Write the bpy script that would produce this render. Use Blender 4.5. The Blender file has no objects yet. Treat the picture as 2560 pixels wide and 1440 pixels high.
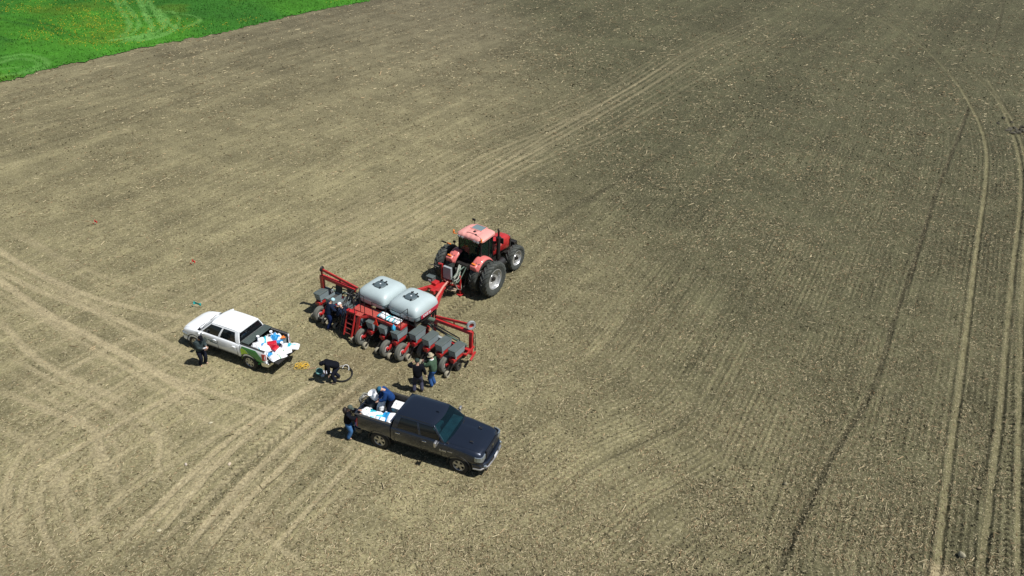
import bpy, math, random
import numpy as np
from mathutils import Matrix, Vector
R = math.radians
random.seed(7)
rng = np.random.default_rng(7)
sc = bpy.context.scene
COL = sc.collection

# ------------------------------------------------------------------ camera, world, sun, exposure
FPX, PITCH, CH, ROLL = 2050.0, 0.5564, 23.609, 0.0350
def _axes():
    fw = np.array([0, math.cos(PITCH), -math.sin(PITCH)])
    r0 = np.array([1.0, 0, 0]); d0 = np.array([0, -math.sin(PITCH), -math.cos(PITCH)])
    c, s = math.cos(ROLL), math.sin(ROLL)
    return c*r0 - s*d0, s*r0 + c*d0, fw
AR, AD, AF = _axes()
cam = bpy.data.objects.new('camera', bpy.data.cameras.new('camera'))
COL.objects.link(cam)
m = Matrix.Identity(4)
for i in range(3):
    m[i][0] = AR[i]; m[i][1] = -AD[i]; m[i][2] = -AF[i]
m[2][3] = CH
cam.matrix_world = m
cam.data.sensor_width = 36.0
cam.data.lens = FPX/2560*36
cam.data.clip_start = 0.5
cam.data.clip_end = 6000
sc.camera = cam

SUN_EL, SUN_DIR = 59.0, Vector((0.56, -0.22, 0))       # horizontal direction towards the sun
w = bpy.data.worlds.new('World'); sc.world = w; w.use_nodes = True
nt = w.node_tree
sky = nt.nodes.new('ShaderNodeTexSky'); sky.sky_type = 'NISHITA'; sky.sun_disc = False
sky.sun_elevation = R(SUN_EL)
az = math.atan2(SUN_DIR.x, SUN_DIR.y)                 # clockwise from +Y
sky.sun_rotation = az
sky.air_density = 1.0; sky.dust_density = 0.6
bg = nt.nodes['Background']; bg.inputs[1].default_value = 0.05
nt.links.new(sky.outputs[0], bg.inputs[0])
sl = bpy.data.lights.new('sun', 'SUN'); sl.energy = 5.0; sl.angle = R(0.53); sl.color = (1.0, 0.955, 0.88)
sun = bpy.data.objects.new('sun', sl); COL.objects.link(sun)
sd = SUN_DIR.normalized()*math.cos(R(SUN_EL)); sd.z = math.sin(R(SUN_EL))
sun.rotation_euler = sd.to_track_quat('Z', 'Y').to_euler()
sun.location = (30, 0, 60)
sc.view_settings.view_transform = 'Standard'; sc.view_settings.look = 'None'
sc.view_settings.exposure = 0.22; sc.view_settings.gamma = 1.0
sc.render.resolution_x = 1024; sc.render.resolution_y = 576

def G(px, py, z=0.0):
    """photo pixel -> point on the plane at height z"""
    px = np.asarray(px, float); py = np.asarray(py, float)
    u = (px-1280)/FPX; v = (py-720)/FPX
    d = [AR[i]*u + AD[i]*v + AF[i] for i in range(3)]
    t = (z-CH)/d[2]
    return d[0]*t, d[1]*t
def gp(px, py, z=0.0):
    x, y = G(px, py, z); return Vector((float(x), float(y), z))

# ------------------------------------------------------------------ materials
def principled(name, col=(0.5, 0.5, 0.5), rough=0.6, metal=0.0, spec=0.5, coat=0.0, emis=None, noise=0.0, nscale=8.0, bump=0.0, bscale=40.0, dirt=0.0, dirtcol=(0.20, 0.16, 0.10)):
    mt = bpy.data.materials.new(name); mt.use_nodes = True
    n = mt.node_tree; b = n.nodes['Principled BSDF']
    b.inputs['Base Color'].default_value = (*col, 1)
    b.inputs['Roughness'].default_value = rough
    b.inputs['Metallic'].default_value = metal
    b.inputs['Specular IOR Level'].default_value = spec
    b.inputs['Coat Weight'].default_value = coat
    b.inputs['Coat Roughness'].default_value = 0.06
    L = n.links.new
    src = None
    if noise > 0 or bump > 0 or dirt > 0:
        tc = n.nodes.new('ShaderNodeTexCoord')
    if noise > 0:
        t = n.nodes.new('ShaderNodeTexNoise'); t.inputs['Scale'].default_value = nscale; t.inputs['Detail'].default_value = 5
        L(tc.outputs['Object'], t.inputs['Vector'])
        mr = n.nodes.new('ShaderNodeMapRange'); mr.inputs[1].default_value = 0.25; mr.inputs[2].default_value = 0.75
        mr.inputs[3].default_value = 1-noise; mr.inputs[4].default_value = 1+noise
        L(t.outputs[0], mr.inputs[0])
        mx = n.nodes.new('ShaderNodeVectorMath'); mx.operation = 'SCALE'
        mx.inputs[0].default_value = col
        L(mr.outputs[0], mx.inputs['Scale']); src = mx.outputs[0]
    if dirt > 0:
        t = n.nodes.new('ShaderNodeTexNoise'); t.inputs['Scale'].default_value = nscale*1.7; t.inputs['Detail'].default_value = 8; t.inputs['Roughness'].default_value = 0.7
        L(tc.outputs['Object'], t.inputs['Vector'])
        mr = n.nodes.new('ShaderNodeMapRange'); mr.inputs[1].default_value = 0.48; mr.inputs[2].default_value = 0.72
        mr.inputs[3].default_value = dirt*0.15; mr.inputs[4].default_value = dirt
        L(t.outputs[0], mr.inputs[0])
        mx = n.nodes.new('ShaderNodeMix'); mx.data_type = 'RGBA'
        mx.inputs[6].default_value = (*col, 1); mx.inputs[7].default_value = (*dirtcol, 1)
        if src: L(src, mx.inputs[6])
        L(mr.outputs[0], mx.inputs[0]); src = mx.outputs[2]
    if src: L(src, b.inputs['Base Color'])
    if bump > 0:
        t = n.nodes.new('ShaderNodeTexNoise'); t.inputs['Scale'].default_value = bscale; t.inputs['Detail'].default_value = 4
        L(tc.outputs['Object'], t.inputs['Vector'])
        bp = n.nodes.new('ShaderNodeBump'); bp.inputs['Strength'].default_value = bump; bp.inputs['Distance'].default_value = 0.02
        L(t.outputs[0], bp.inputs['Height']); L(bp.outputs[0], b.inputs['Normal'])
    return mt

def attr_material(name, attr, rough=0.95, specks=True, bump=1.0):
    """colour attribute (colour of the place) x fine procedural grain"""
    mt = bpy.data.materials.new(name); mt.use_nodes = True
    n = mt.node_tree; b = n.nodes['Principled BSDF']; L = n.links.new
    b.inputs['Roughness'].default_value = rough; b.inputs['Specular IOR Level'].default_value = 0.15
    a = n.nodes.new('ShaderNodeAttribute'); a.attribute_name = attr
    tc = n.nodes.new('ShaderNodeTexCoord')
    def noise(scale, detail=6, rough=0.6, sx=1, sy=1, rz=0):
        mp = n.nodes.new('ShaderNodeMapping'); mp.inputs['Scale'].default_value = (sx, sy, 1); mp.inputs['Rotation'].default_value = (0, 0, rz)
        L(tc.outputs['Object'], mp.inputs['Vector'])
        t = n.nodes.new('ShaderNodeTexNoise'); t.inputs['Scale'].default_value = scale; t.inputs['Detail'].default_value = detail; t.inputs['Roughness'].default_value = rough
        L(mp.outputs[0], t.inputs['Vector']); return t.outputs[0]
    def mrange(x, a0, a1, b0, b1):
        mr = n.nodes.new('ShaderNodeMapRange')
        for i, v in enumerate((a0, a1, b0, b1)): mr.inputs[i+1].default_value = v
        L(x, mr.inputs[0]); return mr.outputs[0]
    def mul(x, y):
        q = n.nodes.new('ShaderNodeMath'); q.operation = 'MULTIPLY'; L(x, q.inputs[0]); L(y, q.inputs[1]); return q.outputs[0]
    f1 = mrange(noise(9, 8, 0.8), 0.32, 0.68, 0.45, 1.55)
    f2 = mrange(noise(1.1, 5), 0.3, 0.7, 0.86, 1.14)
    f3 = mrange(noise(0.22, 4), 0.3, 0.7, 0.90, 1.10)
    f = mul(mul(f1, f2), f3)
    sv = n.nodes.new('ShaderNodeVectorMath'); sv.operation = 'SCALE'; L(a.outputs['Color'], sv.inputs[0]); L(f, sv.inputs['Scale'])
    col = sv.outputs[0]
    if specks:
        # crumbs of dry residue too small to model, and dark specks painted for small shaded hollows
        for (sx, sy, rz, s0, lo, hi, c) in ((1, 0.3, 0.9, 26, 0.60, 0.70, (0.50, 0.45, 0.30)), (0.35, 1, 0.4, 22, 0.61, 0.72, (0.44, 0.40, 0.28)), (1, 1, 0, 14, 0.62, 0.72, (0.045, 0.038, 0.024)), (0.6, 1.3, 0.6, 5.5, 0.60, 0.72, (0.36, 0.31, 0.20)), (1.2, 0.6, 0.9, 4.5, 0.62, 0.74, (0.045, 0.040, 0.024))):
            k = mrange(noise(s0, 3, 0.55, sx, sy, rz), lo, hi, 0, 0.75 if s0 > 10 else 0.5)
            mx = n.nodes.new('ShaderNodeMix'); mx.data_type = 'RGBA'; L(k, mx.inputs[0]); L(col, mx.inputs[6]); mx.inputs[7].default_value = (*c, 1); col = mx.outputs[2]
    L(col, b.inputs['Base Color'])
    bp = n.nodes.new('ShaderNodeBump'); bp.inputs['Strength'].default_value = bump; bp.inputs['Distance'].default_value = 0.035
    L(noise(13, 8, 0.7), bp.inputs['Height']); L(bp.outputs[0], b.inputs['Normal'])
    return mt

def tag(o, label=None, cat=None, group=None, kind=None):
    if label: o['label'] = label
    if cat: o['category'] = cat
    if group: o['group'] = group
    if kind: o['kind'] = kind
    return o

# ------------------------------------------------------------------ ground
def vnoise(x, y, scale, seed):
    r = np.random.default_rng(seed); N = 256
    g = r.random((N, N)).astype(np.float32)
    u = x/scale+1000.3; v = y/scale+1000.7
    i = np.floor(u).astype(int); j = np.floor(v).astype(int); fu = u-i; fv = v-j
    fu = fu*fu*(3-2*fu); fv = fv*fv*(3-2*fv)
    i0 = i % N; i1 = (i+1) % N; j0 = j % N; j1 = (j+1) % N
    return (g[i0, j0]*(1-fu)+g[i1, j0]*fu)*(1-fv)+(g[i0, j1]*(1-fu)+g[i1, j1]*fu)*fv
def fbm(x, y, scale, seed, oct=4):
    s = 0; a = 1; t = 0
    for k in range(oct):
        co_, si_ = math.cos(0.6+1.1*k), math.sin(0.6+1.1*k)
        s = s+a*vnoise(x*co_-y*si_, x*si_+y*co_, scale/2**k, seed+k*11); t += a; a *= 0.55
    return s/t
def smooth(x, a, b):
    t = np.clip((x-a)/(b-a), 0, 1); return t*t*(3-2*t)
def curve(pts, n=10):
    """catmull-rom through photo points laid on the ground"""
    P = np.array([[float(q) for q in G(*p)] for p in pts])
    if len(P) < 3: return P
    P = np.vstack([2*P[0]-P[1], P, 2*P[-1]-P[-2]])
    out = []
    for k in range(1, len(P)-2):
        for t in np.linspace(0, 1, n, endpoint=False):
            a, b, c, d = P[k-1], P[k], P[k+1], P[k+2]
            out.append(0.5*((2*b)+(-a+c)*t+(2*a-5*b+4*c-d)*t*t+(-a+3*b-3*c+d)*t**3))
    out.append(P[-2]); return np.array(out)
def polydist(x, y, P, maxd=3.0):
    """signed distance (left positive) and arclength to a polyline"""
    D = np.full(x.shape, 1e9); S = np.zeros(x.shape); A = np.zeros(x.shape); s0 = 0
    for a, b in zip(P[:-1], P[1:]):
        d = b-a; l = math.hypot(*d)
        if l < 1e-6: continue
        if maxd < 50:
            lo = np.minimum(a, b)-maxd; hi = np.maximum(a, b)+maxd
            idx = np.nonzero((x > lo[0]) & (x < hi[0]) & (y > lo[1]) & (y < hi[1]))[0]
        else: idx = np.arange(x.size)
        if idx.size:
            ux, uy = d/l; rx = x[idx]-a[0]; ry = y[idx]-a[1]
            t = np.clip(rx*ux+ry*uy, 0, l); ex = rx-ux*t; ey = ry-uy*t
            dd = np.hypot(ex, ey); sg = np.where(ux*ry-uy*rx >= 0, 1.0, -1.0)
            mk = dd < D[idx]; ii = idx[mk]
            D[ii] = dd[mk]; S[ii] = sg[mk]; A[ii] = s0+t[mk]
        s0 += l
    return D, S, A

EDGE = curve([(-500, 330), (0, 205), (125, 172), (371, 116), (586, 74), (781, 28), (933, 0), (1300, -60)])
# wheel tracks: (points, half width m, kind, strength).  l: pale, pressed dry soil   d: dark damp furrow   t: tractor tread
TR_ = []
def T(pts, hw, kind, st=1.0): TR_.append((curve(pts), hw, kind, st))
def offset(P, d):
    t = np.gradient(P, axis=0); t /= np.maximum(np.hypot(t[:, 0], t[:, 1]), 1e-6)[:, None]
    return P+np.stack([-t[:, 1], t[:, 0]], -1)*d
# long sweep past the tractor to the far right
for pts, st in (([(260, 905), (556, 760), (800, 652), (1000, 552), (1200, 440), (1375, 334), (1575, 219), (1740, 115), (1880, 50), (1960, 22)], 0.9),
                ([(330, 930), (543, 800), (800, 672), (1000, 575), (1200, 452), (1419, 334), (1606, 228), (1780, 120), (1940, 50)], 1.0),
                ([(120, 930), (383, 821), (556, 728), (800, 600), (1000, 500), (1200, 394), (1387, 315), (1553, 231), (1700, 140)], 0.85),
                ([(700, 620), (900, 508), (1200, 337), (1400, 265), (1528, 206), (1700, 110)], 0.6),
                ([(900, 650), (1060, 560), (1200, 478), (1387, 387), (1512, 337), (1712, 219), (1900, 110), (2010, 40)], 0.7),
                ([(560, 700), (760, 600), (900, 530), (1080, 440)], 0.5),
                ([(200, 760), (500, 690), (700, 610)], 0.25), ([(420, 800), (620, 700), (760, 625)], 0.5)):
    T(pts, 0.15, 'l', st*0.72)
    for k, dd_ in enumerate((-1.25, -0.55, 0.6, 1.3)): TR_.append((offset(curve(pts), dd_), 0.10, 'l', st*(0.34, 0.45, 0.40, 0.30)[k]))
# crossing tracks on the left
for pts, hw, st in (([(-40, 600), (60, 665), (172, 719), (281, 757), (415, 785), (520, 800)], 0.3, 0.9),
                ([(-40, 660), (112, 732), (270, 790), (330, 815), (406, 850), (470, 905)], 0.3, 0.8),
                ([(-40, 672), (105, 776), (236, 847), (377, 923), (463, 975), (560, 1030)], 0.34, 1.2),
                ([(319, 900), (394, 934), (480, 962), (562, 990), (667, 1020), (806, 1069)], 0.25, 0.9),
                ([(-30, 770), (83, 888), (170, 940), (300, 1000), (350, 1040)], 0.3, 0.7),
                ([(-30, 960), (60, 1002), (165, 1042), (225, 1069), (245, 1100), (265, 1155), (310, 1215)], 0.3, 0.9),
                ([(0, 880), (130, 950), (260, 1010), (380, 1060), (420, 1120), (400, 1160)], 0.25, 0.5),
                ([(0, 1240), (195, 1120), (360, 1027), (480, 965), (600, 905)], 0.25, 0.9),
                ([(0, 1130), (150, 1050), (300, 960), (430, 880), (470, 850)], 0.25, 0.6),
                ([(0, 1095), (120, 1030), (260, 950), (400, 870)], 0.2, 0.5),
                ([(0, 860), (100, 805), (240, 770), (330, 740), (440, 690)], 0.2, 0.5),
                ([(100, 965), (210, 905), (330, 850), (420, 830), (560, 770)], 0.25, 0.6),
                ([(262, 1402), (450, 1211), (585, 1091), (700, 1010), (880, 915)], 0.22, 1.0),
                ([(349, 1390), (544, 1162), (675, 1050), (800, 960)], 0.22, 0.9),
                ([(412, 1440), (544, 1275), (637, 1177), (772, 1057), (960, 905)], 0.24, 1.1),
                ([(469, 1440), (585, 1286), (712, 1162), (817, 1061), (960, 945)], 0.24, 1.1),
                ([(630, 1450), (694, 1361), (806, 1237), (907, 1129), (960, 1085)], 0.2, 0.9),
                ([(585, 1290), (675, 1350), (790, 1440)], 0.18, 0.6),
                ([(640, 1130), (560, 1160), (470, 1200), (380, 1280), (330, 1340)], 0.18, 0.4),
                ([(40, 1130), (20, 1200), (30, 1300), (60, 1440)], 0.22, 0.5),
                ([(65, 1190), (95, 1280), (120, 1350), (170, 1440)], 0.22, 0.5),
                ([(140, 1160), (180, 1240), (210, 1280)], 0.2, 0.5),
                ([(233, 1100), (240, 1150), (290, 1215)], 0.25, 0.6),
                ([(380, 1070), (400, 1110), (395, 1160), (420, 1180)], 0.2, 0.5)):
    T(pts, hw*0.66, 'l', st*1.3)
    if len(pts) > 3 or st > .8: TR_.append((offset(curve(pts), 1.72 if len(TR_) % 2 else -1.72), hw*0.55, 'l', st*0.55))
    TR_.append((offset(curve(pts), 0.55 if len(TR_) % 2 else -0.5), 0.09, 'l', st*0.45))
for pts, st in (([(0, 1300), (120, 1215), (260, 1120), (420, 1010), (560, 935)], .8), ([(0, 1175), (110, 1105), (230, 1035), (360, 955), (470, 895)], .7),
                ([(0, 1020), (120, 950), (250, 880), (380, 815)], .6), ([(0, 930), (90, 880), (220, 830), (300, 800)], .5),
                ([(60, 1440), (200, 1330), (330, 1225), (480, 1130), (640, 1030), (760, 960)], .75), ([(180, 1440), (330, 1320), (470, 1200), (600, 1110)], .6),
                ([(300, 1440), (420, 1340), (560, 1205), (700, 1085), (840, 980)], .8), ([(520, 1440), (620, 1310), (740, 1190), (860, 1085)], .7),
                ([(700, 1440), (790, 1330), (900, 1210), (980, 1150)], .5), ([(560, 1440), (640, 1335), (730, 1240)], .5),
                ([(0, 730), (120, 800), (250, 880), (380, 960), (500, 1040), (600, 1090)], .7), ([(0, 830), (110, 910), (230, 990), (350, 1075), (450, 1150)], .6),
                ([(0, 915), (90, 975), (190, 1035), (290, 1110), (360, 1180)], .6), ([(60, 690), (200, 760), (330, 840), (440, 900), (560, 960)], .6),
                ([(-10, 560), (110, 630), (230, 700), (350, 760)], .4), ([(560, 1010), (700, 1060), (850, 1110), (960, 1160)], .4),
                ([(10, 1440), (-5, 1330), (10, 1220), (60, 1130), (120, 1060)], .8), ([(100, 1440), (60, 1350), (50, 1260), (80, 1170), (140, 1090)], .8),
                ([(170, 1440), (120, 1360), (100, 1280), (110, 1200), (150, 1130)], .6), ([(230, 1410), (190, 1340), (165, 1260), (170, 1190), (200, 1120)], .7),
                ([(300, 1420), (250, 1340), (232, 1260), (236, 1180), (262, 1110)], .6), ([(340, 1300), (300, 1250), (290, 1190), (305, 1120), (340, 1060)], .5),
                ([(380, 1060), (400, 1110), (396, 1170), (430, 1225)], .6), ([(0, 1080), (60, 1110), (110, 1160), (140, 1230), (150, 1300)], .5)):
    T(pts, 0.14, 'l', st*1.0); TR_.append((offset(curve(pts), 0.42), 0.08, 'l', st*0.45))
# right-hand headland
T([(2338, 1470), (2372, 1180), (2402, 950), (2440, 640), (2466, 440), (2462, 350), (2430, 270), (2370, 180), (2270, 90), (2150, 35), (1990, 8)], 0.13, 'r', 1.05)
T([(2450, 1470), (2482, 1200), (2505, 1000), (2530, 700), (2552, 500), (2545, 380), (2500, 260), (2440, 190), (2330, 115), (2200, 50)], 0.13, 'r', 0.9)
T([(2546, 1470), (2548, 1100), (2554, 800), (2566, 560), (2570, 440), (2540, 320), (2470, 200)], 0.12, 'r', 0.8)
T([(2510, 1470), (2522, 1200), (2532, 1000), (2545, 800)], 0.12, 't', 1.0)
T([(2578, 1470), (2575, 1100), (2580, 800)], 0.12, 't', 1.0)
T([(1925, 1470), (2010, 1280), (2085, 1130), (2160, 1010), (2200, 920), (2235, 800), (2290, 640), (2340, 480), (2400, 330), (2420, 270)], 0.13, 'd', 1.2)
T([(2425, 1330), (2455, 1180), (2480, 1020)], 0.09, 'd', 0.7)
T([(2310, 1470), (2300, 1520)], 0.1, 'd', 0.4)
T([(2512, -20), (2500, 50), (2480, 115)], 0.15, 'd', 0.8)
T([(2150, 32), (2230, 50), (2290, 75), (2370, 110), (2500, 120), (2570, 135)], 0.18, 'd', 0.6)
T([(2170, 45), (2290, 95), (2400, 160), (2470, 220), (2540, 300)], 0.14, 'd', 0.5)
T([(1390, 540), (1450, 505), (1537, 459), (1600, 420), (1669, 375)], 0.25, 'd', 0.75)
T([(1290, 600), (1400, 545), (1480, 500)], 0.25, 'd', 0.45)
T([(1480, 1160), (1600, 1110), (1700, 1062), (1780, 975), (1840, 850), (1880, 740)], 0.16, 'd', 0.35)
T([(60, 310), (332, 240), (500, 185), (664, 129), (900, 80)], 0.3, 'd', 0.4)
T([(0, 330), (200, 290)], 0.3, 'd', 0.4)
# tractor tread behind the planter and in the foreground
T([(560, 1180), (700, 1080), (860, 970)], 0.3, 't', 0.4)
T([(440, 1320), (560, 1210), (660, 1120)], 0.3, 't', 0.35)
T([(1040, 880), (1120, 800), (1180, 755)], 0.3, 't', 1.0)
T([(1085, 800), (1150, 748), (1175, 735)], 0.22, 't', 0.9)
T([(235, 1110), (290, 1180)], 0.3, 't', 0.35)
T([(180, 985), (235, 955), (290, 925)], 0.25, 't', 0.3)

def softnoise1(d, cell, seed):
    r = np.random.default_rng(seed); g = r.random(4096)
    u = d/cell+2048; i = np.clip(np.floor(u).astype(int), 0, 4094); f = u-i; f = f*f*(3-2*f)
    return g[i]*(1-f)+g[i+1]*f

RG = curve([(2338, 1470), (2372, 1180), (2402, 950), (2440, 640), (2466, 440), (2462, 350), (2430, 270), (2370, 180), (2270, 90), (2150, 35)], 6)
FG = curve([(1000, 1250), (1300, 1290), (1500, 1165), (1700, 1062), (1790, 960), (1850, 840), (1900, 720), (1990, 560)], 6)

def ground_fields(x, y):
    """height and base colour of the field at world points"""
    n = x.size; z = np.zeros(n); c = np.zeros((n, 3))
    pix_u = (x*AR[0]+y*AR[1]-CH*AR[2]); pix_v = (x*AD[0]+y*AD[1]-CH*AD[2]); dep = (x*AF[0]+y*AF[1]-CH*AF[2])
    dep = np.maximum(dep, 1.0)
    near = smooth(y, 75, 25)
    # soil tone: pale left and front, olive right; fresh tillage plus painted sun-angle shading
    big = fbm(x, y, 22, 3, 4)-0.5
    sunward = smooth(x+0.10*(y-30)+big*14, -4, 15)
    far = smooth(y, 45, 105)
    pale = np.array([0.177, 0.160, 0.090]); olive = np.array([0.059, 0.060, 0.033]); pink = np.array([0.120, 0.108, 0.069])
    wk = np.clip(sunward*(1-0.25*smooth(y, 60, 20)), 0, 1)[:, None]
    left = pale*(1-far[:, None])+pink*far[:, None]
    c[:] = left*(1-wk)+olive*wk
    dark = smooth(fbm(x, y, 9, 31, 4), 0.52, 0.68)[:, None]
    c *= 1-0.15*dark
    patch = smooth(fbm(x*1.0, y*0.8, 16, 77, 4), 0.50, 0.64)[:, None]
    c *= 1+0.08*patch*(1-0.6*wk)
    fine = smooth(fbm(x, y, 1.3, 177, 4), 0.36, 0.66)[:, None]
    c *= 0.90+0.20*fine
    # fine furrows that follow the working direction
    ca, sa = math.cos(R(58)), math.sin(R(58))
    acr = -x*sa+y*ca; alo = x*ca+y*sa
    wob = acr+0.6*(fbm(alo, acr, 25, 5, 2)-0.5)
    f1 = softnoise1(wob, 0.19, 1)-0.5; f2 = softnoise1(wob, 0.76, 2)-0.5; f3 = softnoise1(wob, 2.6, 8)-0.5
    dR, sR, _ = polydist(x, y, RG, 200); dd = dR*sR
    g1 = softnoise1(dd, 0.15, 4)-0.5; g2 = softnoise1(dd, 0.5, 6)-0.5
    dF, sF, _ = polydist(x, y, FG, 200); de = dF*sF
    h1 = softnoise1(de, 0.15, 14)-0.5; h2 = softnoise1(de, 0.6, 16)-0.5
    lane = smooth(x+0.18*(y-19), 9.0, 11.0)*smooth(y, 95, 60)
    mid = (1-lane)*smooth(x+0.2*(y-19), -2, 3)*smooth(y, 40, 32)
    lf = np.clip(1-lane-mid, 0, 1)
    brk = smooth(fbm(x, y, 4.0, 44, 3), 0.30, 0.60)*0.8+0.2
    s = lf*(0.26*f1+0.30*f2+0.22*f3)+lane*(0.34*g1+0.32*g2+0.12*np.cos(dd*2*math.pi/0.25))*brk+mid*(0.34*h1+0.30*h2+0.11*np.cos(de*2*math.pi/0.25))*brk
    c *= (1+s)[:, None]
    z += (lf*(0.03*f1+0.025*f2)+lane*(0.05*g1+0.05*g2+0.016*np.cos(dd*2*math.pi/0.25))*brk+mid*(0.045*h1+0.03*h2+0.014*np.cos(de*2*math.pi/0.25))*brk)*smooth(y, 110, 40)
    # crumbly surface
    z += near*(fbm(x, y, 0.35, 50, 3)-0.5)*(0.045+0.03*sunward)*1.0+(fbm(x, y, 1.6, 61, 2)-0.5)*0.05
    z += near*(vnoise(x, y, 0.11, 91)-0.5)*0.030
    rough = np.ones(n)
    for P, hw, kind, st in TR_:
        D, S, A = polydist(x, y, P, hw*4+1)
        idx = np.nonzero(D < hw*4+0.8)[0]
        if not idx.size: continue
        d = D[idx]; sg = S[idx]; a = A[idx]
        ln = 0.65+0.7*(fbm(a, d*sg, 2.2, 9, 3)-0.1)
        e = smooth(d+0.10*(fbm(x[idx], y[idx], 0.5, 12, 3)-0.5), hw*1.25, hw*0.6)*np.clip(st*ln, 0, 1.3)
        LT = np.hypot(*np.diff(P, axis=0).T).sum(); fd = min(9.0 if LT > 45 else 2.5, LT*0.25); tip = smooth(a, 0, fd)*smooth(LT-a, 0, fd) if kind == 'l' else smooth(a, 0, 1.5)
        if kind in 'lr': tip = tip*(1-0.62*smooth(y[idx], 42, 95))
        e = e*tip
        if kind in 'lr':
            tgt = np.array([0.310, 0.266, 0.165]) if kind == 'l' else np.array([0.175, 0.162, 0.090])
            k = np.clip(e*(0.72 if kind == 'l' else 0.75), 0, 0.95)[:, None]
            c[idx] = c[idx]*(1-k)+tgt*k
            dep_ = 0.022 if kind == 'l' else 0.085
            z[idx] = z[idx]*(1-0.8*np.clip(e, 0, 1))-dep_*e
            if kind == 'r':
                z[idx] += 0.012*np.cos(d*sg/0.055*2*math.pi)*e
                z[idx] += 0.04*smooth(np.abs(d-hw*1.7), hw*0.6, 0)
                c[idx] *= (1-0.10*e*np.cos(d*sg/0.075*2*math.pi))[:, None]
            else: z[idx] += 0.015*smooth(np.abs(d-hw*1.5), hw*0.5, 0)*st
        elif kind == 'd':
            k = np.clip(e*0.8, 0, 0.9)[:, None]
            c[idx] = c[idx]*(1-k)+np.array([0.038, 0.035, 0.020])*k
            z[idx] -= 0.05*e
            z[idx] += 0.05*smooth(np.abs(d-hw*2), hw, 0)*st*.4
        else:
            # lug marks: slanted bars either side of the centre line
            ph = (a+d*0.8)/0.30
            bar = smooth(np.abs((ph % 1.0)-0.5), 0.28, 0.12)
            k = np.clip(e*1.3, 0, 1)
            z[idx] -= k*(0.012+0.055*bar)
            c[idx] *= (1-0.55*k*bar)[:, None]*(1+0.25*k*(1-bar))[:, None]
    # scuffed brown soil where people walked round the planter
    for (px, py, r, st) in ((900, 900, 1.6, 0.5), (860, 1000, 1.2, 0.4), (820, 1090, 1.0, 0.25), (690, 1310, 0.9, 0.35), (1000, 930, 1.5, 0.3), (940, 960, 1.2, 0.35), (1290, 1190, 2.0, 0.25), (2350, 1440, 0.6, -0.5), (2553, 325, 1.0, 0.6)):
        cx, cy = G(px, py); q = smooth(np.hypot(x-cx, y-cy)+1.2*(fbm(x, y, 0.9, 71, 3)-0.5), r, r*0.2)*st
        t = np.array([0.13, 0.10, 0.058]) if st > 0 else np.array([0.42, 0.35, 0.22])
        c = c*(1-abs(q)[:, None])+t*abs(q)[:, None]
    return z, np.clip(c, 0.01, 0.9)

def grid_mesh(name, X, Y, Z, Cc, mat, keep=None):
    nr, nc = X.shape; nv = X.size
    me = bpy.data.meshes.new(name)
    i, j = np.meshgrid(np.arange(nr-1), np.arange(nc-1), indexing='ij')
    q = np.stack([i*nc+j, i*nc+j+1, (i+1)*nc+j+1, (i+1)*nc+j], -1).reshape(-1, 4)
    co = np.stack([X, Y, Z], -1).reshape(-1, 3)
    cc = Cc.reshape(-1, 3)
    if keep is not None:
        kf = keep.reshape(-1)[q].any(1); q = q[kf]
        used = np.unique(q); mp = np.full(nv, -1); mp[used] = np.arange(used.size)
        q = mp[q]; co = co[used]; cc = cc[used]; nv = used.size
    me.vertices.add(nv); me.vertices.foreach_set('co', co.astype(np.float32).ravel())
    nf = len(q); me.loops.add(nf*4); me.loops.foreach_set('vertex_index', q.astype(np.int32).ravel())
    me.polygons.add(nf); me.polygons.foreach_set('loop_start', (np.arange(nf)*4).astype(np.int32)); me.polygons.foreach_set('loop_total', np.full(nf, 4, np.int32))
    me.polygons.foreach_set('use_smooth', np.ones(nf, bool))
    a = me.color_attributes.new('tone', 'FLOAT_COLOR', 'POINT')
    a.data.foreach_set('color', np.concatenate([cc, np.ones((nv, 1))], 1).astype(np.float32).ravel())
    me.update(); me.validate()
    me.materials.append(mat)
    o = bpy.data.objects.new(name, me); COL.objects.link(o); return o

STEP = 2.7/2560
v_ = np.arange(0.50, -0.40, -STEP)                     # image-height ratio, denser where the ground is near
dz = v_*math.cos(PITCH)+math.sin(PITCH); dy = math.cos(PITCH)-v_*math.sin(PITCH)
dz = dz[(dz > 0.155)]; dy = dy[:dz.size]
yy = CH*dy/dz
yy = np.concatenate([yy, yy[-1]*np.geomspace(1.02, 18, 60)])
tt = np.concatenate([-np.geomspace(6, 0.80, 40)[:-1], np.arange(-0.79, 0.80, STEP*1.12), np.geomspace(0.80, 6, 40)])
dep = yy*math.cos(PITCH)+CH*math.sin(PITCH)
X = dep[:, None]*tt[None, :]; Y = np.repeat(yy[:, None], tt.size, 1)
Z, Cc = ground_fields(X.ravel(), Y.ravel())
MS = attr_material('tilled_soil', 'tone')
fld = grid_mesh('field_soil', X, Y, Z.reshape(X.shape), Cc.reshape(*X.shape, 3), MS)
tag(fld, 'pale tilled field soil crossed by wheel tracks and furrows', None, None, 'structure')

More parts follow.
